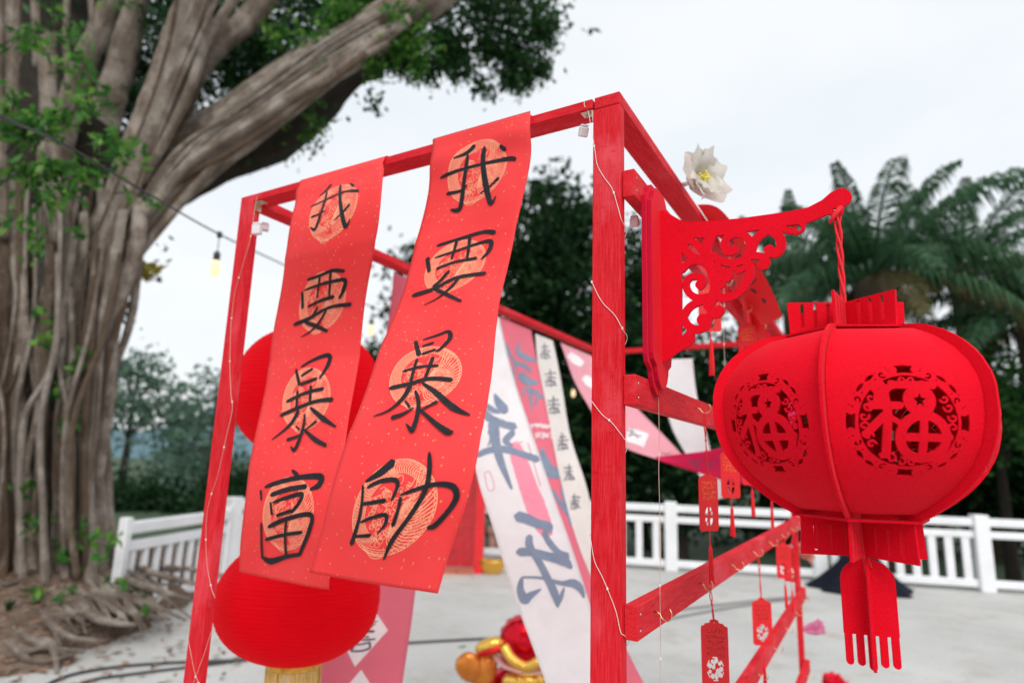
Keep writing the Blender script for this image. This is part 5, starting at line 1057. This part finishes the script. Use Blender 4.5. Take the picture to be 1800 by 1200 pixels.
class Banner:
    def __init__(s, name, rows, mat, label, cat='banner', rip=.006, seed=0, group='cloth banners on the frame', nv=60, nu=14):
        s.Lc = catmull([at(*r[:3]) for r in rows], 81); s.Rc = catmull([at(*r[3:]) for r in rows], 81); s.rip = rip; s.ph = seed*1.7
        top = (s.Lc[0]+s.Rc[0])/2
        s.e = empty(name, top, label, cat, group)
        vs = [s.S(i/nu, j/nv) for j in range(nv+1) for i in range(nu+1)]; uv = [(i/nu, j/nv) for j in range(nv+1) for i in range(nu+1)]
        fs = [(j*(nu+1)+i, (j+1)*(nu+1)+i, (j+1)*(nu+1)+i+1, j*(nu+1)+i+1) for j in range(nv) for i in range(nu)]
        o = mesh('cloth', vs, fs, mat, s.e, True, uv); md = o.modifiers.new('thickness', 'SOLIDIFY'); md.thickness = .0006; md.offset = 0
        s.k = 0
    def S(s, u, v, off=0):
        v = max(-.05, min(1.05, v)); t = v*80; i = max(0, min(int(t), 79)); f = t-i
        a = s.Lc[i].lerp(s.Lc[i+1], f); b = s.Rc[i].lerp(s.Rc[i+1], f); p = a.lerp(b, u)
        ax = b-a; dn = (s.Lc[i+1]+s.Rc[i+1]-s.Lc[i]-s.Rc[i]); n = ax.cross(dn).normalized()
        if n.dot(CAM-p) < 0: n = -n
        w_ = s.rip*min(1, v*6)*(math.sin(7*v+3*u+s.ph)+.5*math.sin(15*v-4*u+s.ph)+.8*math.sin(PI*u)*math.sin(4*v+s.ph))
        return p+n*(w_+off)
    def inv(s, px, py):
        u, v = .5, .5
        for _ in range(9):
            x0, y0 = pix(s.S(u, v)); x1, y1 = pix(s.S(u+.01, v)); x2, y2 = pix(s.S(u, v+.01))
            a, b, c, d = (x1-x0)*100, (x2-x0)*100, (y1-y0)*100, (y2-y0)*100; D = a*d-b*c
            if abs(D) < 1e-6: break
            ex, ey = px-x0, py-y0
            if abs(ex)+abs(ey) < .05: break
            u += max(-.3, min(.3, (d*ex-b*ey)/D)); v += max(-.3, min(.3, (a*ey-c*ex)/D))
        return u, v
    def strokes(s, name, mat, zoom, st, step=5, cap=True):
        """flat print: strokes given in an enlarged crop of the picture, laid on the cloth where they fall"""
        ox, oy, sc = zoom; mb = MB()
        for q in st:
            s.k += 1; off = .0009+.00009*(s.k % 40)
            def fn(x, y):
                u, v = s.inv(x, y); return s.S(max(.004, min(.996, u)), v, off)
            ribbon(mb, [(ox+a/sc, oy+b/sc) for a, b, c in q], [c/sc for a, b, c in q], fn, step, cap, .03)
        return mb.build(name, mat, s.e)
ZA = (820, 560, 4.0); ZBm = (860, 860, 4.615)
# white banner, nearest: mirrored year and joy signs show through from its far side
B = Banner('cloth_banner', [(800, 525, 2.31, 878, 558, 2.58), (815, 690, 2.15, 912, 690, 2.35), (838, 830, 2.0, 962, 845, 2.1), (870, 935, 1.88, 1002, 955, 1.95), (905, 1050, 1.78, 1040, 1075, 1.83), (955, 1195, 1.68, 1085, 1220, 1.72), (985, 1290, 1.62, 1118, 1300, 1.66)], 'cloth_white', 'white cloth banner with big grey-blue brush characters and a pink stripe', seed=1)
B.strokes('print', 'print_pink', ZA, [[(330, 870, 60), (360, 960, 110), (400, 1080, 120), (440, 1200, 130), (490, 1330, 140), (540, 1450, 120), (575, 1530, 60)]], cap=False)
B.strokes('print', 'print_rose', ZA, [[(125, 1085, 8), (165, 1080, 8), (195, 1190, 8), (150, 1200, 8), (125, 1085, 8)]])
B.strokes('print', 'print_rose', ZA, [[(430, 870, 10), (520, 1180, 10)]])
B.strokes('print', 'print_rose', ZA, [[(335, 880, 10), (395, 866, 12)]])
B.strokes('character', 'print_blue', ZA, [[(196, 528, 12), (225, 590, 60), (262, 636, 74), (288, 652, 30)], [(125, 598, 30), (180, 640, 42), (235, 660, 20)], [(115, 640, 40), (150, 690, 60), (230, 735, 44), (345, 762, 60)], [(330, 795, 44), (275, 858, 50), (325, 896, 12)], [(185, 720, 84), (205, 880, 66), (245, 1020, 52), (318, 1200, 16)], [(62, 965, 40), (160, 925, 44), (260, 918, 50), (370, 946, 44), (505, 992, 50)], [(150, 790, 10), (168, 840, 12), (150, 895, 12)], [(190, 690, 6), (270, 718, 5)]], 3)
B.strokes('character', 'print_blue', ZBm, [[(215, 215, 88), (290, 235, 82), (400, 280, 74), (478, 300, 70), (470, 345, 62)], [(440, 340, 40), (480, 420, 52), (560, 510, 50), (640, 545, 60)], [(228, 508, 74), (340, 508, 64), (480, 545, 70), (600, 575, 92), (668, 640, 20)], [(325, 375, 52), (322, 440, 64), (345, 500, 60)], [(350, 500, 60), (420, 620, 56), (480, 740, 62), (530, 850, 66), (556, 955, 16)], [(262, 715, 26), (250, 810, 60), (285, 890, 80), (330, 860, 60), (420, 806, 8)], [(262, 712, 16), (360, 712, 18), (470, 722, 26)], [(480, 735, 30), (590, 760, 36), (680, 760, 70), (735, 800, 60), (768, 880, 12)], [(555, 940, 20), (580, 870, 40), (606, 795, 10)]], 3)
# pink banner behind it
B = Banner('cloth_banner', [(878, 556, 2.60, 934, 580, 2.83), (893, 700, 2.48, 957, 705, 2.62), (915, 830, 2.34, 985, 842, 2.42), (950, 960, 2.18, 1020, 966, 2.24), (1000, 1090, 2.02, 1075, 1085, 2.06), (1040, 1200, 1.92, 1132, 1200, 1.94), (1065, 1270, 1.86, 1160, 1265, 1.88)], 'cloth_pink', 'pink cloth banner with dark brush characters and mirrored white lettering', seed=2, rip=.004)
B.strokes('character', 'print_blue', ZA, [[(280, 178, 22), (300, 250, 22), (340, 310, 20), (330, 400, 12), (350, 500, 10)], [(378, 178, 16), (355, 225, 30), (410, 270, 44), (482, 296, 30)], [(330, 318, 34), (400, 328, 34), (452, 372, 24)], [(372, 390, 60), (430, 440, 62), (505, 450, 16)], [(398, 545, 14), (415, 490, 20), (490, 520, 34), (540, 565, 14)], [(440, 500, 26), (452, 570, 24), (460, 640, 10)], [(480, 600, 12), (505, 545, 26)]], 3)
B.strokes('character', 'print_blue', ZA, [[(528, 905, 16), (545, 990, 60), (600, 1080, 84), (680, 1090, 70), (700, 1200, 60), (740, 1300, 50)]], 3)
B.strokes('character', 'print_blue', ZBm, [[(505, 0, 20), (590, 130, 40), (650, 200, 60), (660, 292, 12)], [(590, 0, 34), (640, 150, 50)]], 3)
def mirrored(text, x, y, w_, h_, slope):
    G = {'H': [[(0, 0), (0, 1)], [(1, 0), (1, 1)], [(0, .5), (1, .5)]], 'A': [[(0, 1), (.5, 0), (1, 1)], [(.2, .65), (.8, .65)]], 'P': [[(0, 1), (0, 0), (1, 0), (1, .5), (0, .5)]], 'Y': [[(0, 0), (.5, .5)], [(1, 0), (.5, .5)], [(.5, .5), (.5, 1)]], 'E': [[(1, 0), (0, 0), (0, 1), (1, 1)], [(0, .5), (.8, .5)]], 'V': [[(0, 0), (.5, 1), (1, 0)]], 'R': [[(0, 1), (0, 0), (1, 0), (1, .5), (0, .5)], [(.4, .5), (1, 1)]]}
    out = []
    for i, ch in enumerate(text):
        for st in G[ch]:
            for a, b in zip(st[:-1], st[1:]): out.append([(x-(i+.72*p[0])*w_, y+p[1]*h_-(i+.72*p[0])*w_*slope, 9) for p in (a, b)])
    return out
B.strokes('lettering', 'print_white', ZA, mirrored('HAPPY', 592, 742, 31, 30, .0)+mirrored('EVER', 606, 806, 32, 32, .0), 3, False)
# cream banner with a column of small characters
B = Banner('cloth_banner', [(941, 586, 2.87, 972, 599, 3.0), (950, 680, 2.8, 990, 690, 2.9), (962, 760, 2.72, 1005, 770, 2.8), (980, 860, 2.62, 1030, 850, 2.66), (996, 940, 2.5, 1050, 930, 2.56), (1020, 1040, 2.4, 1082, 1040, 2.45), (1040, 1120, 2.32, 1105, 1120, 2.36)], 'cloth_cream', 'narrow cream cloth banner with a column of small brush characters', seed=3, rip=.004)
rs = random.Random(4)
for (x, y, s_) in ((550, 235, 42), (590, 425, 46), (612, 615, 48), (672, 870, 46), (722, 1085, 42), (760, 1290, 42)):
    st = []
    for k in range(4): yy = y-s_*.9+k*s_*.6; st.append([(x-s_*rs.uniform(.5, .95), yy+rs.uniform(2, 12), 8), (x, yy, 6), (x+s_*rs.uniform(.4, .95), yy+rs.uniform(-4, 8), 10)])
    st.append([(x-s_*.1, y-s_*1.5, 8), (x, y, 7), (x+s_*.12, y+s_*1.3, 5)]); st.append([(x-s_*.2, y, 6), (x-s_*.7, y+s_*.9, 4)]); st.append([(x+s_*.2, y+s_*.2, 6), (x+s_*.9, y+s_*1.0, 8)])
    B.strokes('character', 'print_navy', ZA, st, 3)
# pale pink banner with white squares, farthest along the left beam
B = Banner('cloth_banner', [(985, 602, 3.08, 1042, 626, 3.42), (1005, 660, 3.05, 1068, 655, 3.3), (1030, 706, 3.0, 1104, 700, 3.15), (1058, 748, 2.95, 1150, 748, 3.05), (1098, 786, 2.92, 1192, 792, 2.96), (1150, 806, 2.9, 1212, 812, 2.92)], 'cloth_palepink', 'pale pink banner with white squares curling past the front post', seed=4, rip=.003)
for q in ([(1000, 622), (1010, 615), (1024, 640), (1022, 652), (1004, 634)], [(1026, 662), (1034, 655), (1046, 680), (1036, 686)]):
    c = (sum(a for a, b in q)/len(q), sum(b for a, b in q)/len(q)); B.strokes('square', 'print_white', (0, 0, 1), [[(q[0][0], q[0][1], 10), (c[0], c[1], 16), (q[2][0], q[2][1], 10)]], 3, False)
B.strokes('square', 'print_white', (0, 0, 1), [[(1101, 764, 24), (1120, 768, 25), (1136, 774, 25)]], 3, False)
B.strokes('character', 'print_navy', (1090, 600, 4.614), [[(55, 710, 8), (90, 735, 8), (120, 725, 6)], [(95, 700, 8), (90, 750, 8), (70, 775, 5)], [(60, 760, 6), (110, 755, 8), (175, 770, 6)], [(110, 740, 7), (150, 790, 6)], [(330, 905, 6), (370, 912, 6), (410, 905, 6)]], 2)
# white banner on the far beam, and a dark pink pennant blown sideways from the far corner
B = Banner('cloth_banner', [(1166, 632, 3.35, 1217, 630, 3.28), (1167, 690, 3.3, 1225, 695, 3.25), (1180, 750, 3.25, 1240, 752, 3.2), (1208, 802, 3.2, 1252, 800, 3.18), (1238, 850, 3.15, 1275, 850, 3.12), (1250, 880, 3.12, 1284, 872, 3.1)], 'cloth_white', 'plain white banner hanging from the far beam behind the side rail', seed=5, rip=.004)
B = Banner('cloth_banner', [(1335, 562, 2.95, 1386, 604, 3.05), (1345, 690, 2.9, 1400, 700, 3.0), (1315, 765, 2.85, 1375, 845, 2.9), (1265, 786, 2.85, 1295, 849, 2.87), (1210, 796, 2.85, 1222, 829, 2.86), (1152, 803, 2.85, 1156, 808, 2.85)], 'cloth_magenta', 'dark pink banner with black brush marks twisting out below the side rail', seed=6, rip=.004)
for st in ([[(560, 955, 12), (600, 1000, 12), (640, 1020, 8)], [(600, 970, 10), (630, 985, 10), (660, 965, 8)]], [[(690, 975, 8), (730, 990, 12), (755, 985, 8)], [(700, 1005, 8), (720, 1015, 8), (735, 990, 8)]], [[(800, 960, 10), (815, 990, 8)]], [[(960, 1050, 12), (940, 1100, 10)]]): B.strokes('character', 'print_navy', (1090, 600, 4.614), st, 2)
# red couplets blown off the right beam
B = Banner('red_couplet', [(1226, 360, 1.55, 1262, 416, 1.75), (1264, 364, 1.56, 1276, 430, 1.76), (1302, 412, 1.6, 1286, 462, 1.8), (1335, 470, 1.65, 1296, 505, 1.85), (1358, 520, 1.7, 1318, 540, 1.9), (1376, 556, 1.72, 1342, 573, 1.92)], 'cloth_red', 'red paper couplet with black marks blown out from the right top beam', 'banner', seed=7, rip=.003, group='red couplets on the right beam')
for st in [[(215, 150, 14), (240, 135, 14), (268, 150, 12), (262, 175, 8)], [(560, 670, 10), (585, 685, 22), (600, 700, 8)], [(640, 735, 12), (655, 755, 26), (665, 768, 8)], [(600, 600, 8), (560, 640, 8)], [(470, 440, 14), (490, 430, 20), (450, 450, 8)], [(420, 330, 12), (440, 350, 12)]]: B.strokes('character', 'print_black', (1180, 340, 4.0), [st], 2)
B = Banner('red_couplet', [(1268, 424, 1.80, 1296, 466, 2.0), (1278, 452, 1.88, 1284, 492, 2.02), (1312, 520, 1.95, 1278, 524, 2.1), (1344, 576, 2.0, 1298, 566, 2.12), (1368, 606, 2.0, 1326, 602, 2.12)], 'cloth_red', 'second red couplet on the right beam, seen through the scrolled bracket', 'banner', seed=8, rip=.003, group='red couplets on the right beam')
B.strokes('character', 'print_navy', (1180, 340, 4.0), [[(400, 560, 8), (410, 590, 14)]], 2)
B.strokes('character', 'print_navy', (1180, 340, 4.0), [[(440, 610, 8), (450, 640, 14)]], 2)
B.strokes('character', 'print_navy', (1180, 340, 4.0), [[(480, 720, 10), (490, 745, 14)]], 2)
# long pink banner with white diamonds, left beam, running down behind the lower lantern
B = Banner('cloth_banner', [(692, 478, 2.03, 742, 502, 2.15), (684, 560, 2.1, 750, 575, 2.16), (662, 680, 2.16, 752, 690, 2.18), (634, 820, 2.16, 749, 830, 2.16), (602, 960, 2.12, 738, 970, 2.12), (576, 1080, 2.06, 724, 1085, 2.06), (554, 1200, 2.0, 707, 1200, 2.0), (542, 1280, 1.96, 698, 1280, 1.96)], 'cloth_pink', 'long pink banner with white diamonds hanging behind the lower round lantern', seed=9, rip=.006)
for cx, cy in ((646, 1124), (618, 1222)):
    mb = MB(); q = [(cx+17, cy-46), (cx+36, cy-17), (cx-22, cy+47), (cx-37, cy+17)]; vs = []
    for i in range(7):
        for j in range(7):
            a, b = i/6, j/6; x = (q[0][0]*(1-a)+q[1][0]*a)*(1-b)+(q[3][0]*(1-a)+q[2][0]*a)*b; y = (q[0][1]*(1-a)+q[1][1]*a)*(1-b)+(q[3][1]*(1-a)+q[2][1]*a)*b
            u, v = B.inv(x, y); vs.append(B.S(u, v, .0008))
    mb.add(vs, [(i*7+j, i*7+j+1, (i+1)*7+j+1, (i+1)*7+j) for i in range(6) for j in range(6)]); mb.build('diamond', 'print_white', B.e)
B.strokes('character', 'print_navy', (540, 1020, 6.668), [[(790, 485, 18), (825, 472, 14)], [(740, 530, 18), (800, 505, 18)], [(740, 545, 14), (770, 540, 14)], [(660, 640, 14), (700, 600, 26), (790, 590, 34)], [(620, 690, 18), (720, 690, 22), (800, 680, 20)], [(640, 660, 14), (700, 655, 16), (720, 660, 40)], [(520, 825, 20), (640, 820, 22), (735, 790, 24)], [(560, 750, 18), (650, 740, 18), (735, 720, 22)], [(735, 720, 24), (738, 790, 24)], [(560, 750, 20), (510, 825, 22)]], 3)
# ------------------------------------------------------------------ wish tags, flowers, fairy lights
plain('tag_card', (.78, .010, .016), .45, .06, 40, trans=.15)
plain('tag_gold', (.85, .30, .05), .45, .2, 80)
plain('tag_ink', (.05, .012, .012), .6, .2, 80)
plain('tassel_red', (.76, .006, .018), .7, .3, 500, bmp=.3)
def tag_sheet(style):
    F = Field(-.034, .034, -.128, .004, .0007); P = [(0, 0), (.009, -.002), (.011, -.007), (.020, -.008), (.0225, -.0115), (.029, -.013), (.030, -.018), (.030, -.112), (.0265, -.113), (.0265, -.116), (-.0265, -.116), (-.0265, -.113), (-.030, -.112), (-.030, -.018), (-.029, -.013), (-.0225, -.0115), (-.020, -.008), (-.011, -.007), (-.009, -.002)]
    F.poly(P); F.disc(0, -.006, .0016, True)
    if style == 0:      # flower wreath cut out
        for k in range(9):
            a = k*2*PI/9; F.disc(.0125*math.cos(a), -.086+.0145*math.sin(a), .0036 if k % 2 else .0046, True)
        for x, y, r in ((-.004, -.083, .004), (.005, -.089, .0042), (.001, -.095, .003), (-.002, -.077, .0028)): F.disc(x, y, r, True)
        for k in range(6): a = k*PI/3+.3; F.path([(.018*math.cos(a), -.086+.02*math.sin(a)), (.018*math.cos(a+.5), -.086+.02*math.sin(a+.5))], .0022, True)
    else:               # long oval window with a lattice
        F.disc(0, -.088, .0125, True, ry=.020); F.path([(0, -.106), (0, -.07)], .006); F.path([(-.012, -.088), (.012, -.088)], .005); F.disc(0, -.088, .0055); F.path([(-.008, -.10), (.008, -.076)], .0025)
    return F.tris(.0002)
TAGS = [tag_sheet(0), tag_sheet(1)]
def tassel(mb, p, L0, rs, r=.0052):
    p = Vector(p); mb.ball(p+Vector((0, 0, -.002)), .0028, 8); mb.lathe([(.0022, -.004), (.0036, -.006), (.0038, -.012), (.0030, -.015)], p, 8)
    for i in range(22):
        a = rs.uniform(0, 6.28); q = math.sqrt(rs.random()); d = Vector((math.cos(a)*q, math.sin(a)*q, 0))
        mb.tube([p+d*.0028+Vector((0, 0, -.014)), p+d*.0045+Vector((0, 0, -.014-L0*.5)), p+d*r+Vector((rs.uniform(-.001, .001), rs.uniform(-.001, .001), -.014-L0*rs.uniform(.93, 1)))], [.0011, .0012, .0009], 4)
def wish_tag(hook, top, yaw, style, ink, label, sc=1.0, tass=.055, gap=.03, lines=4, seed=0, swing=0):
    """hook: where the cord hangs, top: top of the card; yaw: the card's facing in degrees from the camera"""
    rs = random.Random(seed); hook = Vector(hook); top = Vector(top); e = empty('wish_tag', hook, label, 'wish tag', 'red wish tags on the side rails')
    f = CAM-top; a = math.atan2(f.y, f.x)+math.radians(yaw); n = Vector((math.cos(a), math.sin(a), 0)); x = Vector((-n.y, n.x, 0)); dn = Vector((swing, 0, 1)).normalized()
    P, T = TAGS[style]; fn = lambda u, v, h: top+x*(u*sc*.82)+dn*(v*sc)+n*h
    thick_sheet('card', P, T, fn, .0012, 'tag_card', e)
    if lines:
        mb = MB()
        for k in range(lines):
            yy = -.022-k*.0098; xx = -.022+rs.uniform(0, .006)
            while xx < .019:
                w_ = rs.uniform(.0025, .0045)
                for q in range(3):
                    x0, y0 = xx+rs.uniform(0, w_), yy+rs.uniform(-.003, .003); b = rs.choice((0, 0, 1.5, 1.2, -.7)); l = rs.uniform(.0018, .0036)
                    ribbon(mb, [(x0, y0), (x0+l*math.cos(b), y0+l*math.sin(b))], [.0009, .0008], lambda u, v: fn(u, v, .0011), .002, False)
                xx += w_+rs.uniform(.0012, .0028)
        mb.build('writing', ink, e)
    mb = MB(); k0 = hook+Vector((0, 0, .002)); c0 = fn(0, -.006, 0); mid = hook.lerp(c0, .45)
    for s in (-1, 1): mb.tube(catmull([k0, hook.lerp(mid, .5)+x*(s*.0022), mid+Vector((.0, 0, 0)), mid.lerp(c0, .5)+x*(s*.0012), c0+n*(.001*s)], 14), .0011, 5)
    mb.ball(mid, .0026, 8); mb.build('cord', 'red_cord', e, True)
    if tass:
        b0 = fn(0, -.115, 0); b1 = b0+Vector((.001, 0, -gap*sc)); mb = MB(); mb.tube([b0, b1], .0009, 5); tassel(mb, b1, tass*sc, rs); mb.build('tassel', 'tassel_red', e)
hk = lambda zt, y: Vector((.041, y, EYE+zt-.030))
wish_tag(hk(.143, .378), on_x(1244, 829, .042), 42, 1, 'tag_gold', 'red wish tag with gold writing hanging level with the white railing, left of the lantern', 1.0, .06, .028, seed=1)
wish_tag(hk(-.202, .385), on_x(1255, 1087, .042), 12, 0, 'tag_ink', 'largest red wish tag, black handwriting above a cut-out wreath, at the bottom edge', 1.06, .05, .02, lines=5, seed=2)
wish_tag(hk(-.202, .967), on_x(1338, 1049, .042), 18, 0, 'tag_ink', 'red wish tag with black handwriting and wreath, right of the largest tag', 1.06, .065, .045, lines=4, seed=3)
wish_tag(hk(.143, .62), on_x(1282, 788, .042), 30, 1, 'tag_gold', 'red wish tag tucked behind the left rim of the felt lantern', .98, .055, .02, seed=4)
wish_tag(hk(.493, .93), on_x(1312, 566, .042), -10, 1, 'tag_gold', 'red wish tag with gold writing just above the felt lantern, under the red couplets', 1.0, 0, seed=5)
wish_tag(hk(.493, .45), on_x(1246, 496, .042), 10, 1, 'tag_gold', 'red wish tag behind the lower curls of the scrolled bracket, long tassel below', .98, .07, .018, seed=6)
wish_tag(hk(.143, .90), Vector((.042, .90, EYE+.075)), 20, 1, 'tag_gold', 'red wish tag hidden behind the felt lantern, only its upright tassel showing', 1.0, .06, .012, seed=7)
wish_tag(hk(.143, 1.25), Vector((.042, 1.25, EYE+.05)), 15, 0, 'tag_ink', 'red wish tag behind the lantern, its tassel hanging past the lower rail', 1.0, .07, .03, seed=8)
wish_tag(hk(-.202, 1.62), on_x(1376, 952, .05), 25, 0, 'tag_ink', 'red wish tag near the far post with holes showing white', 1.0, .06, .02, seed=9)
wish_tag(hk(-.202, 1.85), on_x(1388, 962, .05), -20, 1, 'tag_ink', 'farthest red wish tag, overlapping the far post', 1.0, .06, .03, seed=10)
# ---- plastic-film flowers
plain('petal_white', (.82, .80, .74), .35, .06, 12, trans=.5)
plain('petal_yellow', (.80, .68, .12), .6, .1, 30)
plain('petal_peach', (.80, .42, .36), .4, .08, 12, trans=.45)
plain('petal_pink', (.84, .34, .55), .4, .08, 12, trans=.45)
plain('petal_red', (.72, .008, .03), .4, .15, 20)
def flower(p, axis, ln, r, mat, label, seed, n=6, stamen=True, spread=(.35, .8), group='film flowers tied to the frame'):
    rs = random.Random(seed); p = Vector(p); ax = Vector(axis).normalized(); up = Vector((0, 0, 1)) if abs(ax.z) < .9 else Vector((1, 0, 0)); sx = ax.cross(up).normalized(); sy = ax.cross(sx)
    e = empty('film_flower', p, label, 'flower', group)
    for k in range(n):
        a = 2*PI*k/n+rs.uniform(-.2, .2); od = sx*math.cos(a)+sy*math.sin(a); td = ax.cross(od); vs = []; nu, nv = 8, 10; op = rs.uniform(*spread); w0 = r*rs.uniform(.75, 1.0); ph = rs.uniform(0, 6)
        for j in range(nv+1):
            t = j/nv; c = p+ax*(ln*(t-.30*t*t*op))+od*(r*op*t**1.6+.004); wd = w0*math.sin(PI*(.08+.70*t))**.7
            for i in range(nu+1):
                s = -1+2*i/nu; cr_ = .004*math.sin(9*s+ph+6*t)*t+.006*math.sin(4*t*PI+3*s+ph)*t
                vs.append(c+td*(s*wd*.62)+od*(-.35*wd*s*s*.6+cr_)+ax*(-.10*ln*abs(s)**2*t+.004*math.sin(5*s+ph)*t**3))
        fs = [(j*(nu+1)+i, j*(nu+1)+i+1, (j+1)*(nu+1)+i+1, (j+1)*(nu+1)+i) for j in range(nv) for i in range(nu)]
        mesh('petal', vs, fs, mat, e, True)
    mb = MB(); mb.tube([p-ax*.03, p-ax*.005, p+ax*.004], [.007, .006, .004], 8); mb.build('stem', 'white_plastic', e, True)
    if stamen:
        mb = MB()
        for _ in range(16):
            d = (ax+sx*rs.uniform(-.3, .3)+sy*rs.uniform(-.3, .3)).normalized(); q = p+d*ln*rs.uniform(.35, .62); mb.tube([p, q], .0012, 4); mb.ball(q, .0035, 6)
        mb.build('stamen', 'petal_yellow', e)
flower(on_x(1203, 322, .006)+Vector((.012, 0, 0)), cr*.62+cu*.10-cf*.75, .075, .066, 'petal_white', 'white film flower with yellow centre standing off the right top beam', 1, 8, True, (.55, 1.35))
flower(at(1399, 962, 2.92), cr*.95+cu*-.15-cf*.4, .10, .075, 'petal_peach', 'peach film flower tied to the far post above the rail', 2, 6)
flower(at(1413, 1106, 2.85), cr*.95+cu*.18-cf*.15, .10, .052, 'petal_pink', 'pink film flower tied low on the far post', 3, 6, False, (.3, .7))
g = on_z(1466, 1236, .02)
flower(g+Vector((0, 0, .03)), (0, -.15, 1), .17, .10, 'petal_red', 'red ruffled flower standing on the paving at the bottom edge', 4, 11, False, (.2, 1.0), None)
# ---- fairy-light wires with tiny beads, and their white battery boxes
def fairy(name, pts, label, mat='copper_wire', r=.0006, every=.1):
    e = empty(name, pts[0], label, 'fairy lights', 'fairy light wires on the frame'); C_ = catmull(pts, max(12, len(pts)*8)); mb = MB(); mb.tube(C_, r, 5); mb.build('wire', mat, e)
    acc = 0
    for a, b in zip(C_[:-1], C_[1:]):
        acc += (b-a).length
        if acc > every: acc = 0; m_ = MB(); m_.ball(b, .0017, 6, (1, 1, 1.5)); m_.build('light_bead', 'bead', e)
fy = lambda px, py: on_y(px, py, -.0016)
def back(a, b): return [Vector((.0018, .006, a.z-.006)), Vector((.0015, .024, a.z-.02)), Vector((-.025, .026, (a.z+b.z)/2)), Vector((-.0525, .022, b.z+.012)), Vector((-.0525, .002, b.z+.004))]
segs = [[(1045, 260), (1050, 290), (1062, 312), (1076, 332), (1085, 360), (1091, 382)], [(1041, 497), (1052, 520), (1062, 535), (1080, 553), (1091, 572)], [(1041, 706), (1058, 728), (1075, 742), (1091, 762)], [(1038, 946), (1045, 985), (1058, 1012), (1070, 1040), (1083, 1075), (1091, 1110)], [(1037, 1230), (1060, 1280)]]
pts = [Vector((-.066, -.0016, H+.002)), Vector((-.0655, -.0018, H-.012)), Vector((-.060, .003, H-.024))]
for i, s in enumerate(segs):
    q = [fy(*p) for p in s]
    if i: pts += back(pts[-1], q[0])
    pts += q
fairy('fairy_light_wire', pts, 'thin pale wire wound round the front right post', 'pale_wire', .00055)
ly = lambda px, py: on_y(px, py, -.0017)
pts = [on_y(452, 345, -.002), ly(447, 372), ly(440, 420), ly(428, 462), ly(414, 510), ly(407, 560), ly(405, 600), ly(404, 640), ly(406, 690), ly(408, 720), ly(396, 775), ly(384, 830), ly(366, 890), ly(362, 940), ly(364, 990), ly(371, 1030), ly(378, 1050)]
fairy('fairy_light_wire', pts, 'thin copper wire trailing down the front left post', 'copper_wire', .0005)
fairy('fairy_light_wire', [ly(330, 1120), ly(336, 1150), ly(342, 1180), ly(352, 1210), ly(356, 1240)], 'short loop of copper wire at the foot of the left post, outer strand', 'copper_wire', .0005)
fairy('fairy_light_wire', [ly(371, 1110), ly(360, 1145), ly(349, 1175), ly(338, 1205), ly(330, 1240)], 'short loop of copper wire at the foot of the left post, inner strand', 'copper_wire', .0005)
wx = lambda px, py: on_x(px, py, .0235)
fairy('fairy_light_wire', [wx(1157, 693), wx(1158, 725), wx(1159, 780), wx(1158, 830), wx(1160, 900), wx(1161, 960), wx(1160, 1040), wx(1161, 1120), wx(1160, 1230)], 'single fine wire hanging straight down beside the front right post', 'copper_wire', .0006)
wx = lambda px, py: on_x(px, py, .03)
fairy('fairy_light_wire', [wx(1271, 470), wx(1273, 530), wx(1272, 585), wx(1274, 640), wx(1273, 700)], 'fine wire hanging behind the bracket beside the lantern', 'copper_wire', .0005)
def battery_box(p, rx, rz, label, s=1.0):
    e = empty('battery_box', p, label, 'battery box', 'white battery boxes of the fairy lights', (rx, 0, rz))
    mb = MB(); s *= .8; mb.box((-.012*s, -.008*s, -.016*s), (.012*s, .008*s, .010*s), .002); mb.build('case', 'white_plastic', e, False, True)
    mb = MB(); mb.box((-.0105*s, -.0068*s, .0105*s), (.0105*s, .0068*s, .016*s), .0015); mb.build('lid', 'white_plastic', e, False, True)
battery_box(on_y(1026, 230, .02), .5, .8, 'white battery box under the beam at the front right corner', .85)
battery_box(on_y(452, 402, -.006), .1, .3, 'white battery box hanging on the front left post', 1.15)
battery_box(on_y(466, 399, .05), -.4, 1.0, 'small white battery box just behind the left post', .95)
battery_box(on_x(1115, 389, .0), .0, .1, 'white battery box between the front right post and the felt bracket', .8)
